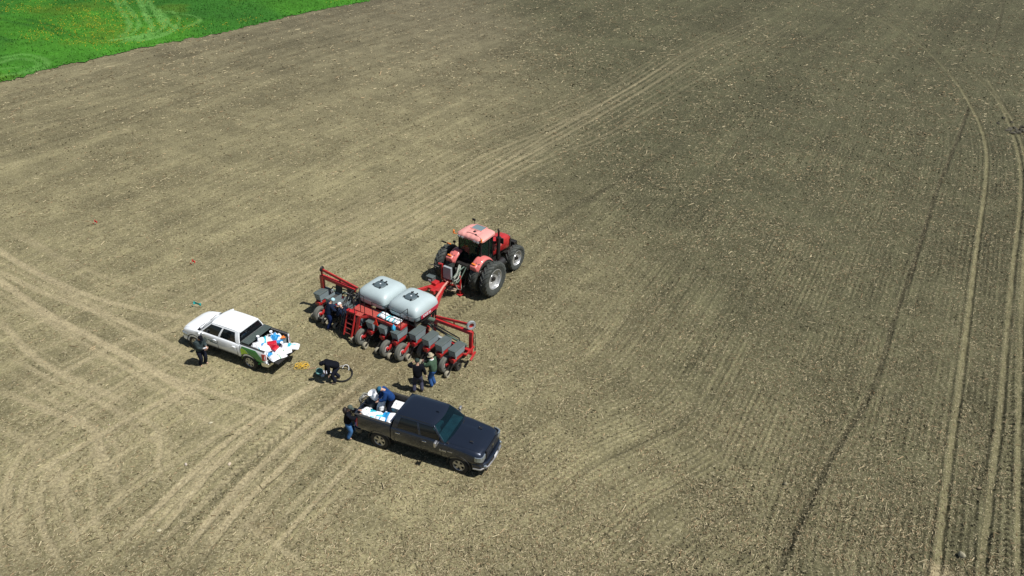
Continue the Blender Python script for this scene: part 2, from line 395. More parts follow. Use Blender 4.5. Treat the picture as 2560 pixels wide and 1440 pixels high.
# ------------------------------------------------------------------ meadow beyond the edge
dE, sE, _ = polydist(X.ravel(), Y.ravel(), EDGE, 9000)
sdE = dE*sE+1.3*(fbm(X.ravel(), Y.ravel(), 1.0, 15, 4)-0.5)
def meadow_tone(x, y):
    n = x.size
    g = np.array([0.046, 0.168, 0.015]); c = np.tile(g, (n, 1))
    b = fbm(x, y, 6, 101, 4)
    c = c*(0.75+0.55*b[:, None])
    lush = smooth(fbm(x, y, 14, 111, 3), 0.45, 0.62)[:, None]
    c = c*(1-0.5*lush)+np.array([0.014, 0.080, 0.014])*0.5*lush
    yl = smooth(fbm(x, y, 5, 121, 4), 0.52, 0.68)[:, None]
    c = c*(1-0.35*yl)+np.array([0.095, 0.14, 0.012])*0.35*yl
    for pts, hw, st in (([(283, -10), (305, 30), (325, 60), (322, 80), (300, 92)], 0.9, 0.8), ([(300, -10), (335, 40), (348, 62), (335, 85), (300, 95)], 0.8, 0.8),
                    ([(340, -20), (365, 40), (380, 75), (350, 92), (280, 104)], 1.0, 1.0), ([(355, -20), (400, 50), (410, 72), (370, 92), (320, 103)], 1.0, 1.0),
                    ([(395, 25), (420, 60), (440, 75), (400, 95), (350, 106)], 0.9, 0.9), ([(400, 30), (470, 40), (500, 52), (480, 66), (430, 78), (380, 95), (310, 108)], 0.7, 0.8),
                    ([(430, 30), (450, 55), (420, 85)], 0.6, 0.6), ([(-10, 150), (60, 140), (100, 148), (120, 165), (90, 178), (-10, 195)], 0.8, 0.7),
                    ([(-10, 165), (40, 150), (85, 155), (95, 168), (60, 180)], 0.9, 0.6), ([(-10, 178), (60, 170)], 0.8, 0.5)):
        D, S, A = polydist(x, y, curve(pts), 8)
        k = (smooth(D+0.5*(fbm(x, y, 1.0, 131, 3)-0.5), hw*0.55, hw*0.10)*st*(0.55+0.7*fbm(x, y, 2.0, 151, 3)))[:, None]*0.8
        c = c*(1-k)+np.array([0.120, 0.28, 0.065])*k
    for pts in ([(-20, 30), (60, 50), (130, 68), (185, 92), (250, 100)], [(-20, 45), (50, 62), (120, 78), (170, 98), (230, 106)], [(-20, 90), (30, 108)]):
        D, S, A = polydist(x, y, curve(pts), 8)
        k = (smooth(D, 0.6, 0.1)*fbm(x, y, 3, 161, 3))[:, None]*0.8
        c = c*(1-k)+np.array([0.010, 0.060, 0.008])*k
    return c
mk = (sdE > 0).reshape(X.shape) & (Y > 30)
Cm = np.zeros((X.size, 3)); ii = np.nonzero(mk.ravel())[0]
Cm[ii] = meadow_tone(X.ravel()[ii], Y.ravel()[ii])
Cm[Cm.sum(1) == 0] = (0.04, 0.16, 0.02)
Zm = 0.04+0.07*smooth(sdE, 0, 1.0)+0.10*(fbm(X.ravel(), Y.ravel(), 0.7, 141, 3)-0.3)
MG = attr_material('meadow_grass', 'tone', specks=False, bump=1.0)
mdw = grid_mesh('meadow', X, Y, Zm.reshape(X.shape), Cm.reshape(*X.shape, 3), MG, mk)
tag(mdw, 'bright green meadow with pale mown swaths beyond the field edge', None, None, 'structure')

def scatter_mesh(name, V, F, tone, mat, label, cat):
    """V (n,k,3) points per piece, F (m,j) faces of one piece"""
    n, k, _ = V.shape; me = bpy.data.meshes.new(name)
    F = np.asarray(F); q = (np.arange(n)[:, None, None]*k+F[None]).reshape(-1, F.shape[1])
    me.vertices.add(n*k); me.vertices.foreach_set('co', V.astype(np.float32).ravel())
    nf = len(q); j = F.shape[1]
    me.loops.add(nf*j); me.loops.foreach_set('vertex_index', q.astype(np.int32).ravel())
    me.polygons.add(nf); me.polygons.foreach_set('loop_start', (np.arange(nf)*j).astype(np.int32)); me.polygons.foreach_set('loop_total', np.full(nf, j, np.int32))
    a = me.color_attributes.new('tone', 'FLOAT_COLOR', 'POINT')
    a.data.foreach_set('color', np.concatenate([np.repeat(tone, k, 0), np.ones((n*k, 1))], 1).astype(np.float32).ravel())
    me.update(); me.materials.append(mat)
    o = bpy.data.objects.new(name, me); COL.objects.link(o)
    return tag(o, label, cat, None, 'stuff')
def plain_attr(name, rough=0.8):
    mt = bpy.data.materials.new(name); mt.use_nodes = True; n = mt.node_tree; b = n.nodes['Principled BSDF']
    a = n.nodes.new('ShaderNodeAttribute'); a.attribute_name = 'tone'; n.links.new(a.outputs['Color'], b.inputs['Base Color'])
    b.inputs['Roughness'].default_value = rough; b.inputs['Specular IOR Level'].default_value = 0.2
    return mt
def fan_points(n, lo=0.58, far_=128, pw=1.6):
    """random ground points, thinner with distance"""
    y = CH*0+ (1/(1/14.0**pw+rng.random(n)*(1/far_**pw-1/14.0**pw)))**(1/pw)
    x = (rng.random(n)*2-1)*0.70*(y*math.cos(PITCH)+CH*math.sin(PITCH)); return x, y
def on_meadow(x, y):
    D, S, _ = polydist(x, y, EDGE, 9000); return D*S > -0.2
# corn residue: split stalks and husks
def straw(n, seed, lmin, lmax, wmin, wmax, clump, name, label, cmul=1.0, ymin=0):
    x, y = fan_points(n, pw=0.9)
    if ymin: k_ = y > ymin*(0.6+0.8*rng.random(n)); x, y = x[k_], y[k_]; n = x.size
    dens = fbm(x, y, 4.5, seed, 4)*0.6+fbm(x, y, 1.3, seed+5, 2)*0.4
    keep = (rng.random(n) < smooth(dens, clump, clump+0.26)*(0.55+0.45*smooth(x, -18, 4))) & ~on_meadow(x, y)
    # wheels pressed the residue in along the tracks
    for P, hw, kind, st in TR_:
        D, S, A = polydist(x, y, P, hw+1); keep &= ~((D < hw*1.1) & (rng.random(n) < (0.80*min(1, st) if kind in 'lr' else 0.6)))
    x, y = x[keep], y[keep]; n = x.size
    z, _c = ground_fields(x, y)
    ang = np.where(rng.random(n) < 0.5, R(58)+rng.normal(0, 0.5, n), rng.random(n)*math.pi)
    far = np.clip(y/40, 0.9, 2.0)
    L = (lmin+(lmax-lmin)*rng.random(n)**2.5)*far; W = (wmin+(wmax-wmin)*rng.random(n))*far
    ux, uy = np.cos(ang), np.sin(ang)
    tilt = rng.normal(0, 0.14, n)
    V = np.zeros((n, 6, 3))
    for e, s in ((0, -0.5), (1, 0.5)):
        cx = x+ux*L*s; cy = y+uy*L*s; cz = z+0.008+np.abs(tilt)*L*0.5+tilt*L*s
        V[:, e*3+0] = np.stack([cx-uy*W*.5, cy+ux*W*.5, cz], -1)
        V[:, e*3+1] = np.stack([cx+uy*W*.5, cy-ux*W*.5, cz], -1)
        V[:, e*3+2] = np.stack([cx, cy, cz+W*0.55], -1)
    b = rng.random((n, 1))
    b = b**1.8; tone = (np.array([0.15, 0.125, 0.07])*(1-b)+np.array([0.60, 0.52, 0.34])*b)*cmul
    pk = (rng.random((n, 1)) < 0.12); tone = np.where(pk, tone*np.array([0.95, 0.80, 0.75]), tone)
    scatter_mesh(name, V, [(0, 3, 5, 2), (1, 2, 5, 4), (0, 1, 4, 3)], tone, MSTRAW, label, 'crop residue')
MSTRAW = plain_attr('dry_straw', 0.7)
straw(260000, 201, 0.05, 0.20, 0.014, 0.034, 0.30, 'straw_litter', 'short pale corn stubble pieces scattered over the whole field')
straw(9000, 301, 0.20, 0.46, 0.020, 0.04, 0.40, 'corn_stalks', 'longer whitish broken corn stalks lying on the field', 1.15)
straw(110000, 501, 0.07, 0.20, 0.018, 0.036, 0.40, 'husk_litter', 'bleached corn husks lying in drifts over the far part of the field', 1.25, ymin=34)
# clods, toned darker to stand for small shaded hollows
def clods(n, seed, smin, smax, name, label, dark=1.0):
    x, y = fan_points(n, pw=1.1)
    dens = fbm(x, y, 3.5, seed, 4)
    wx = smooth(x+0.1*(y-30), -14, 12)
    keep = (rng.random(n) < smooth(dens, 0.3, 0.65)*(0.35+0.65*wx)) & ~on_meadow(x, y)
    for P, hw, kind, st in TR_:
        if kind in 'lr':
            D, S, A = polydist(x, y, P, hw+1); keep &= ~((D < hw*0.9) & (rng.random(n) < 0.9))
    x, y = x[keep], y[keep]; n = x.size; z, cc = ground_fields(x, y)
    s = (smin+(smax-smin)*rng.random(n)**3)*np.clip(y/45, 0.9, 1.8)
    base = np.array([(1, 0, 0), (-1, 0, 0), (0, 1, 0), (0, -1, 0), (0, 0, 0.8), (0, 0, -0.5), (0.7, 0.7, 0.35), (-0.7, -0.6, 0.4)], float)
    V = np.zeros((n, 6, 3)); a = rng.random(n)*6.28
    for k in range(6):
        j = base[k]+rng.normal(0, 0.22, (n, 3))
        V[:, k, 0] = x+s*(j[:, 0]*np.cos(a)-j[:, 1]*np.sin(a)); V[:, k, 1] = y+s*(j[:, 0]*np.sin(a)+j[:, 1]*np.cos(a)); V[:, k, 2] = z+s*0.3+s*j[:, 2]
    tone = cc*dark*(0.7+0.4*rng.random((n, 1)))
    scatter_mesh(name, V, [(0, 2, 4), (2, 1, 4), (1, 3, 4), (3, 0, 4), (2, 0, 5), (1, 2, 5), (3, 1, 5), (0, 3, 5)], tone, MCLOD, label, 'soil clods')
MCLOD = plain_attr('shaded_clod', 0.95)
clods(120000, 401, 0.014, 0.055, 'soil_clods', 'small brown clods strewn over the tilled soil', 0.62)
# meadow grass blades and dandelions
def blades(n):
    u = rng.random(n); x = -62+u*75; y = 62+rng.random(n)*72
    D, S, _ = polydist(x, y, EDGE, 9000); k = (D*S > -0.15) & (np.abs(x) < 0.68*(y*0.849+CH*0.528)); x, y = x[k], y[k]; n = x.size
    c = meadow_tone(x, y)*(0.85+0.5*rng.random((n, 1)))
    a = rng.random(n)*6.28; s = 0.07+0.09*rng.random(n); h = 0.09+0.11*rng.random(n); lx = rng.normal(0, 0.07, n); ly = rng.normal(0, 0.07, n)
    V = np.zeros((n, 3, 3)); z = 0.08
    V[:, 0] = np.stack([x-np.cos(a)*s*.5, y-np.sin(a)*s*.5, x*0+z], -1); V[:, 1] = np.stack([x+np.cos(a)*s*.5, y+np.sin(a)*s*.5, x*0+z], -1)
    V[:, 2] = np.stack([x+lx, y+ly, z+h], -1)
    scatter_mesh('grass', V, [(0, 1, 2)], c, plain_attr('grass_blade', 0.6), 'lush green grass tufts covering the meadow', 'grass')
blades(150000)
def flowers(n):
    x = -62+rng.random(n)*75; y = 62+rng.random(n)*72
    D, S, _ = polydist(x, y, EDGE, 9000)
    f = fbm(x, y, 7, 121, 4)
    cx, cy = G(215, 62); f = f+0.17*np.exp(-((x-cx)**2+(y-cy)**2)/60)
    k = (D*S > 1.0) & (np.abs(x) < 0.68*(y*0.849+CH*0.528)) & (rng.random(n) < smooth(f, 0.50, 0.72)); x, y = x[k], y[k]; n = x.size
    s = 0.022+0.028*rng.random(n); V = np.zeros((n, 5, 3)); z = 0.24
    for q, (dx, dy_, dz_) in enumerate(((1, 0, 0), (0, 1, 0), (-1, 0, 0), (0, -1, 0), (0, 0, 0.8))):
        V[:, q] = np.stack([x+dx*s, y+dy_*s, z+dz_*s], -1)
    tone = np.array([0.62, 0.40, 0.02])*(0.7+0.4*rng.random((n, 1)))
    scatter_mesh('dandelions', V, [(0, 1, 4), (1, 2, 4), (2, 3, 4), (3, 0, 4)], tone, plain_attr('petal', 0.6), 'yellow dandelion heads dotted through the meadow', 'flowers')
flowers(34000)
#@@OBJECTS
# ------------------------------------------------------------------ mesh helpers
class MB:
    def __init__(s): s.v = []; s.f = []; s.mi = []; s.M = Matrix.Identity(4); s.cur = 0
    def at(s, M): s.M = M; return s
    def add(s, vs, fs):
        b = len(s.v); s.v += [s.M @ Vector(p) for p in vs]; s.f += [[b+i for i in f] for f in fs]; s.mi += [s.cur]*len(fs); return s
    def mat(s, i): s.cur = i; return s
    def box(s, c, d, M=None, taper=1.0):
        x, y, z = [k/2 for k in d]; t = taper
        vs = [Vector((sx*x*(t if sz > 0 else 1), sy*y*(t if sz > 0 else 1), sz*z)) for sz in (-1, 1) for sy in (-1, 1) for sx in (-1, 1)]
        if M is not None: vs = [M @ p for p in vs]
        vs = [p+Vector(c) for p in vs]
        return s.add(vs, [(0, 2, 3, 1), (4, 5, 7, 6), (0, 1, 5, 4), (2, 6, 7, 3), (0, 4, 6, 2), (1, 3, 7, 5)])
    def bar(s, a, b, w, h=None, up=(0, 0, 1)):
        """rectangular beam from a to b"""
        h = h or w; a = Vector(a); b = Vector(b); d = (b-a).normalized(); up = Vector(up)
        if abs(d.dot(up)) > 0.98: up = Vector((1, 0, 0))
        r = d.cross(up).normalized(); u = r.cross(d)
        vs = [p+r*i*w/2+u*j*h/2 for p in (a, b) for j in (-1, 1) for i in (-1, 1)]
        return s.add(vs, [(0, 1, 3, 2), (4, 6, 7, 5), (0, 4, 5, 1), (2, 3, 7, 6), (0, 2, 6, 4), (1, 5, 7, 3)])
    def tube(s, pts, r, n=8, caps=True, closed=False):
        P = [Vector(p) for p in pts]; m = len(P); rr = r if isinstance(r, (list, tuple)) else [r]*m
        rings = []; prev = None
        for i in range(m):
            if closed: d = P[(i+1) % m]-P[i-1]
            else: d = P[min(i+1, m-1)]-P[max(i-1, 0)]
            d.normalize()
            u = prev if prev is not None else (Vector((0, 0, 1)) if abs(d.z) < 0.9 else Vector((1, 0, 0)))
            u = (u-d*u.dot(d)); u.normalize(); prev = u; v = d.cross(u)
            rings.append([P[i]+(u*math.cos(k*2*math.pi/n)+v*math.sin(k*2*math.pi/n))*rr[i] for k in range(n)])
        return s.loft(rings, caps and not closed, closed)
    def loft(s, rings, caps=True, closed=False):
        n = len(rings[0]); m = len(rings); vs = [p for r in rings for p in r]; fs = []
        for i in range(m if closed else m-1):
            j = (i+1) % m
            for k in range(n):
                l = (k+1) % n; fs.append((i*n+k, i*n+l, j*n+l, j*n+k))
        if caps: fs.append(tuple(reversed(range(n)))); fs.append(tuple((m-1)*n+k for k in range(n)))
        return s.add(vs, fs)
    def cyl(s, a, b, r, n=16, r2=None):
        return s.tube([a, b], [r, r if r2 is None else r2], n)
    def lathe(s, prof, c=(0, 0, 0), axis='y', n=32, closed=False):
        """prof: (radius, along axis)"""
        rings = []
        for k in range(n):
            t = k*2*math.pi/n; cc, ss = math.cos(t), math.sin(t); q = []
            for r, h in prof:
                p = {'y': (r*cc, h, r*ss), 'z': (r*cc, r*ss, h), 'x': (h, r*cc, r*ss)}[axis]
                q.append(Vector(p)+Vector(c))
            rings.append(q)
        m = len(prof); vs = [p for r in rings for p in r]; fs = []
        for i in range(n):
            j = (i+1) % n
            for k in range(m if closed else m-1):
                l = (k+1) % m; fs.append((i*m+k, j*m+k, j*m+l, i*m+l))
        return s.add(vs, fs)
    def ball(s, c, r, n=12, m=8):
        r = Vector(r) if isinstance(r, (tuple, list, Vector)) else Vector((r, r, r))
        rings = []
        for i in range(1, m):
            t = math.pi*i/m
            rings.append([Vector((c[0]+r.x*math.sin(t)*math.cos(k*2*math.pi/n), c[1]+r.y*math.sin(t)*math.sin(k*2*math.pi/n), c[2]+r.z*math.cos(t))) for k in range(n)])
        return s.loft(rings, True)
    def grid(s, fn, nu, nv, thick=None):
        """surface fn(u,v)->point; thick: vector offset for a solid"""
        P = [[Vector(fn(i/nu, j/nv)) for j in range(nv+1)] for i in range(nu+1)]
        vs = [p for r in P for p in r]; id_ = lambda i, j: i*(nv+1)+j
        fs = [(id_(i, j), id_(i+1, j), id_(i+1, j+1), id_(i, j+1)) for i in range(nu) for j in range(nv)]
        if thick is not None:
            N = len(vs); th = Vector(thick); vs = vs+[p+th for p in vs]; fs += [tuple(N+k for k in reversed(f)) for f in fs]
            b = [id_(i, 0) for i in range(nu+1)]+[id_(nu, j) for j in range(1, nv+1)]+[id_(i, nv) for i in range(nu-1, -1, -1)]+[id_(0, j) for j in range(nv-1, 0, -1)]
            for k in range(len(b)): a_, c_ = b[k], b[(k+1) % len(b)]; fs.append((c_, a_, a_+N, c_+N))
        return s.add(vs, fs)
    def build(s, name, mats, parent=None, smooth=False, bevel=0.0, angle=40, seg=2):
        me = bpy.data.meshes.new(name); me.from_pydata([tuple(p) for p in s.v], [], s.f)
        mats = mats if isinstance(mats, (list, tuple)) else [mats]
        for mt in mats: me.materials.append(mt)
        if len(mats) > 1: me.polygons.foreach_set('material_index', s.mi)
        me.update()
        import bmesh
        bm = bmesh.new(); bm.from_mesh(me); bmesh.ops.recalc_face_normals(bm, faces=bm.faces); bm.to_mesh(me); bm.free()
        o = bpy.data.objects.new(name, me); COL.objects.link(o)
        if parent is not None: o.parent = parent
        if bevel > 0:
            bv = o.modifiers.new('bevel', 'BEVEL'); bv.width = bevel; bv.segments = seg; bv.limit_method = 'ANGLE'; bv.angle_limit = R(35); bv.harden_normals = False
        if smooth or bevel > 0: shade(me, angle)
        return o
def shade(me, angle=40):
    me.polygons.foreach_set('use_smooth', np.ones(len(me.polygons), bool))
    try: me.set_sharp_from_angle(angle=R(angle))
    except Exception: pass
def empty(name, loc, rz, label, cat, group=None):
    o = bpy.data.objects.new(name, None); COL.objects.link(o); o.location = loc; o.rotation_euler = (0, 0, rz)
    o.empty_display_size = 0.2
    return tag(o, label, cat, group)
def copy_tree(o, parent=None):
    c = o.copy(); COL.objects.link(c)
    if parent is not None: c.parent = parent
    for ch in list(o.children): copy_tree(ch, c)
    return c
def bake(o):
    """apply modifiers"""
    dg = bpy.context.evaluated_depsgraph_get(); e = o.evaluated_get(dg)
    me = bpy.data.meshes.new_from_object(e, depsgraph=dg); o.modifiers.clear(); o.data = me; return o
def cut(o, cutters):
    """carve openings, then drop the cutting shapes"""
    for c in cutters:
        b = o.modifiers.new('b', 'BOOLEAN'); b.object = c; b.operation = 'DIFFERENCE'; b.solver = 'EXACT'
    bpy.context.view_layer.update(); bake(o)
    for c in cutters: bpy.data.objects.remove(c)
    shade(o.data, 35)
def text_mesh(txt, size, mat, M, parent, name='lettering', depth=0.004, squash=1.0):
    cu = bpy.data.curves.new(name, 'FONT'); cu.body = txt; cu.size = size; cu.extrude = depth; cu.align_x = 'CENTER'; cu.align_y = 'CENTER'; cu.resolution_u = 2; cu.offset = size*0.02
    t = bpy.data.objects.new(name, cu); COL.objects.link(t); bpy.context.view_layer.update()
    dg = bpy.context.evaluated_depsgraph_get(); me = bpy.data.meshes.new_from_object(t.evaluated_get(dg), depsgraph=dg)
    bpy.data.objects.remove(t)
    me.transform(M @ Matrix.Diagonal((squash, 1, 1, 1))); me.materials.clear(); me.materials.append(mat)
    o = bpy.data.objects.new(name, me); COL.objects.link(o); o.parent = parent; return o

# ------------------------------------------------------------------ object materials
PM = principled
M_white = PM('white_paint', (0.86, 0.90, 0.95), 0.25, coat=0.9, dirt=0.04)
M_dark = PM('graphite_paint', (0.020, 0.028, 0.047), 0.22, metal=0.5, coat=1.0)
M_black = PM('black_plastic', (0.012, 0.012, 0.013), 0.55, noise=0.3)
M_under = PM('underbody', (0.02, 0.019, 0.017), 0.9)
M_liner = PM('bed_liner', (0.022, 0.023, 0.024), 0.75, dirt=0.12, nscale=14)
M_chrome = PM('chrome', (0.75, 0.76, 0.78), 0.14, metal=1.0)
M_alloy = PM('alloy', (0.52, 0.53, 0.54), 0.30, metal=0.85, dirt=0.15)
M_tyre = PM('tyre_rubber', (0.022, 0.022, 0.021), 0.80, noise=0.2, dirt=0.15, dirtcol=(0.10, 0.08, 0.06))
M_ttyre = PM('tractor_tyre', (0.040, 0.048, 0.047), 0.72, noise=0.25, nscale=5, dirt=0.35, dirtcol=(0.13, 0.12, 0.09))
M_glass = PM('tinted_glass', (0.006, 0.008, 0.010), 0.04, spec=0.6)
M_red_l = PM('tail_lamp', (0.35, 0.008, 0.010), 0.15, coat=1.0)
M_orange = PM('amber_lamp', (0.85, 0.22, 0.03), 0.25, coat=0.8)
M_lamp = PM('headlamp', (0.36, 0.42, 0.46), 0.12, metal=0.6, coat=1.0, noise=0.5, nscale=14)
M_tonn = PM('tonneau_vinyl', (0.055, 0.075, 0.072), 0.55, noise=0.12)
M_lime = PM('lime_decal', (0.42, 0.72, 0.02), 0.3, coat=0.6)
M_green = PM('green_decal', (0.008, 0.24, 0.045), 0.3, coat=0.6)
M_ink = PM('dark_ink', (0.05, 0.09, 0.07), 0.5)
M_silver = PM('silver_badge', (0.55, 0.55, 0.56), 0.3, metal=0.8)
M_red = PM('implement_red', (0.42, 0.013, 0.018), 0.40, coat=0.35, noise=0.18, nscale=4, dirt=0.22)
M_fade = PM('faded_red', (0.62, 0.16, 0.15), 0.38, coat=0.4, noise=0.10, nscale=3, dirt=0.10)
M_roof = PM('sun_bleached_roof', (0.70, 0.32, 0.29), 0.40, coat=0.3, noise=0.08, nscale=3)
M_hopper = PM('hopper_grey', (0.20, 0.255, 0.28), 0.55, noise=0.10, nscale=6, dirt=0.14)
M_lid = PM('hopper_lid_grey', (0.070, 0.096, 0.100), 0.6, noise=0.12, nscale=6, dirt=0.25)
M_tank = PM('tank_plastic', (0.39, 0.475, 0.50), 0.42, noise=0.05, nscale=2, dirt=0.06)
M_tlid = PM('tank_lid', (0.075, 0.105, 0.12), 0.5, noise=0.1)
M_iron = PM('black_steel', (0.018, 0.018, 0.020), 0.45, metal=0.3, dirt=0.18)
M_hose = PM('grey_hose', (0.30, 0.32, 0.28), 0.5)
M_bhose = PM('black_hose', (0.014, 0.014, 0.015), 0.35, coat=0.3)
M_press = PM('press_wheel_rubber', (0.26, 0.245, 0.19), 0.85, noise=0.2, nscale=12, dirt=0.4, dirtcol=(0.30, 0.26, 0.18))
M_gauge = PM('dusty_tyre', (0.10, 0.108, 0.098), 0.85, noise=0.2, nscale=6, dirt=0.4, dirtcol=(0.20, 0.17, 0.12))
M_rim = PM('white_rim', (0.62, 0.63, 0.63), 0.35, metal=0.3, dirt=0.2)
M_steel = PM('bright_steel', (0.50, 0.51, 0.52), 0.32, metal=0.6, dirt=0.12)
M_gbox = PM('grey_cabinet', (0.30, 0.33, 0.35), 0.5)
M_greenp = PM('dusty_green_pipe', (0.10, 0.16, 0.13), 0.6, dirt=0.3)
M_bagw = PM('white_woven_bag', (0.72, 0.75, 0.80), 0.6, noise=0.10, nscale=9, bump=0.9, bscale=11)
M_bagb = PM('blue_print', (0.02, 0.26, 0.58), 0.5, noise=0.1)
M_bagt = PM('turquoise_print', (0.03, 0.42, 0.52), 0.5)
M_kraft = PM('kraft_paper', (0.62, 0.50, 0.33), 0.75, noise=0.1)
M_redplas = PM('red_plastic', (0.55, 0.015, 0.035), 0.35, coat=0.4)
M_skin = PM('skin', (0.50, 0.30, 0.22), 0.55)
M_teal = PM('teal_plastic', (0.14, 0.33, 0.33), 0.4)

def wheel(parent, x, y, r, wd, rr, side, tyre=M_tyre, rimm=M_alloy, spokes=5, name='wheel', dish=0.03, spoke_style='alloy'):
    """car wheel: side=+1 outer face towards +y"""
    wh = MB()
    h = wd/2; s = side
    wh.lathe([(rr, -h*.86), (r*.90, -h), (r*.975, -h*.86), (r, -h*.62), (r, h*.62), (r*.975, h*.86), (r*.90, h), (rr, h*.86)], (0, 0, 0), 'y', 36, True)
    for k in range(4):
        yy_ = h*(-0.5+k/3*1.0)
    o = wh.build(name, tyre, parent, True, angle=50); o.location = (x, y, r)
    rm = MB()
    e = s*h*0.86
    rm.lathe([(rr*1.0, -e*.9), (rr*1.0, e), (rr*.94, e*1.04), (rr*.90, e*.92), (rr*.86, e*0.30), (rr*.86, -e*.8)], (0, 0, 0), 'y', 32)
    rm.lathe([(0.001, e*0.82), (rr*.17, e*.80), (rr*.20, e*.6), (rr*.20, e*.2)], (0, 0, 0), 'y', 20)
    for k in range(spokes):
        t = k*2*math.pi/spokes+0.3; d = Vector((math.cos(t), 0, math.sin(t))); q = Vector((-math.sin(t), 0, math.cos(t)))
        w0, w1 = rr*.16, rr*.27
        P = []
        for rad, ww, yy_ in ((rr*.12, w0, e*.78), (rr*.6, w0*1.1, e*.84), (rr*.93, w1, e*.90)):
            P.append([d*rad+q*ww+Vector((0, yy_, 0)), d*rad-q*ww+Vector((0, yy_, 0)), d*rad-q*ww*.8+Vector((0, yy_-e*.25, 0)), d*rad+q*ww*.8+Vector((0, yy_-e*.25, 0))])
        rm.loft(P)
    rb = rm.build('rim', rimm, o, True, angle=35)
    bk = MB(); bk.lathe([(0.001, e*.25), (rr*.84, e*.22)], (0, 0, 0), 'y', 24); bk.build('brake_disc', M_under, o)
    return o

def pickup(P, name, label, loc, yaw, paint, near):
    t = empty(name, loc, yaw, label, 'pickup truck')
    wb = P['wb']/2; W = P['w']; zs = P['sill']; zb_ = P['belt']; zr = P['rail']; wr = P['wheel_r']
    def ring(x, w, zb, zt, zc, zfl=None, wi=None):
        h = [(0, zb), (.84*w, zb), (.945*w, zb+.10), (w*.995, zb+.30), (w, zt-.32), (w*.985, zt-.13), (w*.965, zt-.04), (w*.94, zt)]
        if zfl is not None: h += [(wi, zt), (wi-.01, zfl), (0, zfl)]
        else: h += [(w*.80, zt+(zc-zt)*.62), (w*.50, zt+(zc-zt)*.93), (0, zc)]
        pts = h+[(-y, z) for y, z in reversed(h[1:-1])]
        return [Vector((x, y, z)) for y, z in pts]
    # front body with cabin tub
    xc0, xw = P['cab_rear'], P['ws_base']; st = []
    for x in (xc0, xc0+.05, 0, xw-.14): st.append(ring(x, W*(.985 if x == xc0 else 1), zs, zb_, 0, zs+.18, W*.86))
    for x, wf, zt, zc, zb in P['nose']: st.append(ring(x, W*wf, zb, zt, zc))
    b = MB().loft(st); body = b.build('body', paint, t)
    cs = []
    for sx in ((1,) if True else ()):
        for sy in (-1, 1):
            c = MB().cyl((wb, sy*W*.66, wr*1.0), (wb, sy*W*1.3, wr*1.0), wr*1.22, 28); cs.append(c.build('c', paint))
    cut(body, cs)
    bv = body.modifiers.new('bevel', 'BEVEL'); bv.width = 0.012; bv.segments = 2; bv.limit_method = 'ANGLE'; bv.angle_limit = R(40)
    # cargo bed
    xr, xf = P['bed_rear'], P['cab_rear']-0.025
    st = []
    for x, wf in ((xr, .955), (xr+.12, .985), (-wb, 1.0), (xf, 1.0)): st.append(ring(x, W*wf, zs+.06, zr, 0, P['floor'], W*.84))
    b = MB().loft(st); bed = b.build('cargo_bed', paint, t); cs = []
    for sy in (-1, 1):
        c = MB().cyl((-wb, sy*W*.66, wr), (-wb, sy*W*1.3, wr), wr*1.22, 28); cs.append(c.build('c', paint))
    cut(bed, cs)
    ln = MB()
    ln.box(((xr+xf)/2, 0, P['floor']+.012), (xf-xr-.02, W*1.68, .02))
    ln.box((xf-.03, 0, (P['floor']+zr)/2+.01), (.05, W*1.66, zr-P['floor']-.02))
    for sy in (-1, 1):
        ln.box(((xr+xf)/2, sy*W*.828, (P['floor']+zr)/2+.01), (xf-xr-.04, .02, zr-P['floor']-.02))
        ln.box((-wb, sy*W*.74, P['floor']+.09), (wr*2.5, W*.2, .20))
        ln.box(((xr+xf)/2, sy*W*.895, zr+.008), (xf-xr-.02, W*.10, .022))
    ln.build('bed_liner', M_liner, t, bevel=.008)
    # chassis between the wheels
    ch = MB(); ch.box((0, 0, zs-.02), (wb*2+1.5, W*1.2, .16)); ch.cyl((-wb, -W*.8, wr), (-wb, W*.8, wr), .06); ch.cyl((wb, -W*.8, wr), (wb, W*.8, wr), .06)
    for sx in (-1, 1):
        for sy in (-1, 1): ch.box((sx*wb, sy*W*.64, wr+.1), (wr*2.3, .03, wr*1.6))
    ch.build('chassis', M_under, t)
    # cabin: side frames, glass, roof
    zt = P['roof']-.05; yb, yt = W*.93, P['roof_w']
    A0, A1 = P['ws_base']-.13, P['roof_front']; C0, C1 = P['cab_rear']+.02, P['roof_rear']
    def side(sy):
        def S(u, v, off=0):
            bx = A0+(C0-A0)*u; tx = A1+(C1-A1)*u
            k = v+0.10*math.sin(math.pi*v)*0
            return Vector((bx+(tx-bx)*v, sy*(yb+(yt-yb)*(v*1.0)+.035*math.sin(math.pi*v)-off), zb_-.02+(zt-zb_+.02)*v))
        return S
    fr = MB(); 
    for sy in (-1, 1):
        S = side(sy)
        def patch(mb, u0b, u1b, u0t, u1t, v0, v1, off, th, n=4):
            def f(a, c): 
                v = v0+(v1-v0)*c; l = u0b+(u0t-u0b)*c; r = u1b+(u1t-u1b)*c
                return S(l+(r-l)*a, v, off)
            mb.grid(f, 2, n, (0, -sy*th, 0))
        patch(fr, 0, .055, 0, .045, 0, 1, 0, .05)
        patch(fr, .055, .95, .045, .95, .86, 1, 0, .04, 2)
        patch(fr, .055, .95, .055, .95, 0, .07, 0, .04, 1)
        patch(fr, P['bpil']-.02, P['bpil']+.03, P['bpil']-.035, P['bpil']+.01, .07, .86, .004, .04)
        patch(fr, .91, 1, .86, 1, 0, 1, 0, .05)
        for a, c, a2, c2 in ((.055, P['bpil']-.02, .12, P['bpil']-.033), (P['bpil']+.03, .91, P['bpil']+.01, .86)):
            g = MB(); patch(g, a, c, a2 if a > .1 else .075, c2, .07, .86, .022, .008); g.build('side_window', M_glass, t, True)
        # door seams and handles
    fr.build('cab_frame', paint, t, bevel=.008)
    rf = MB()
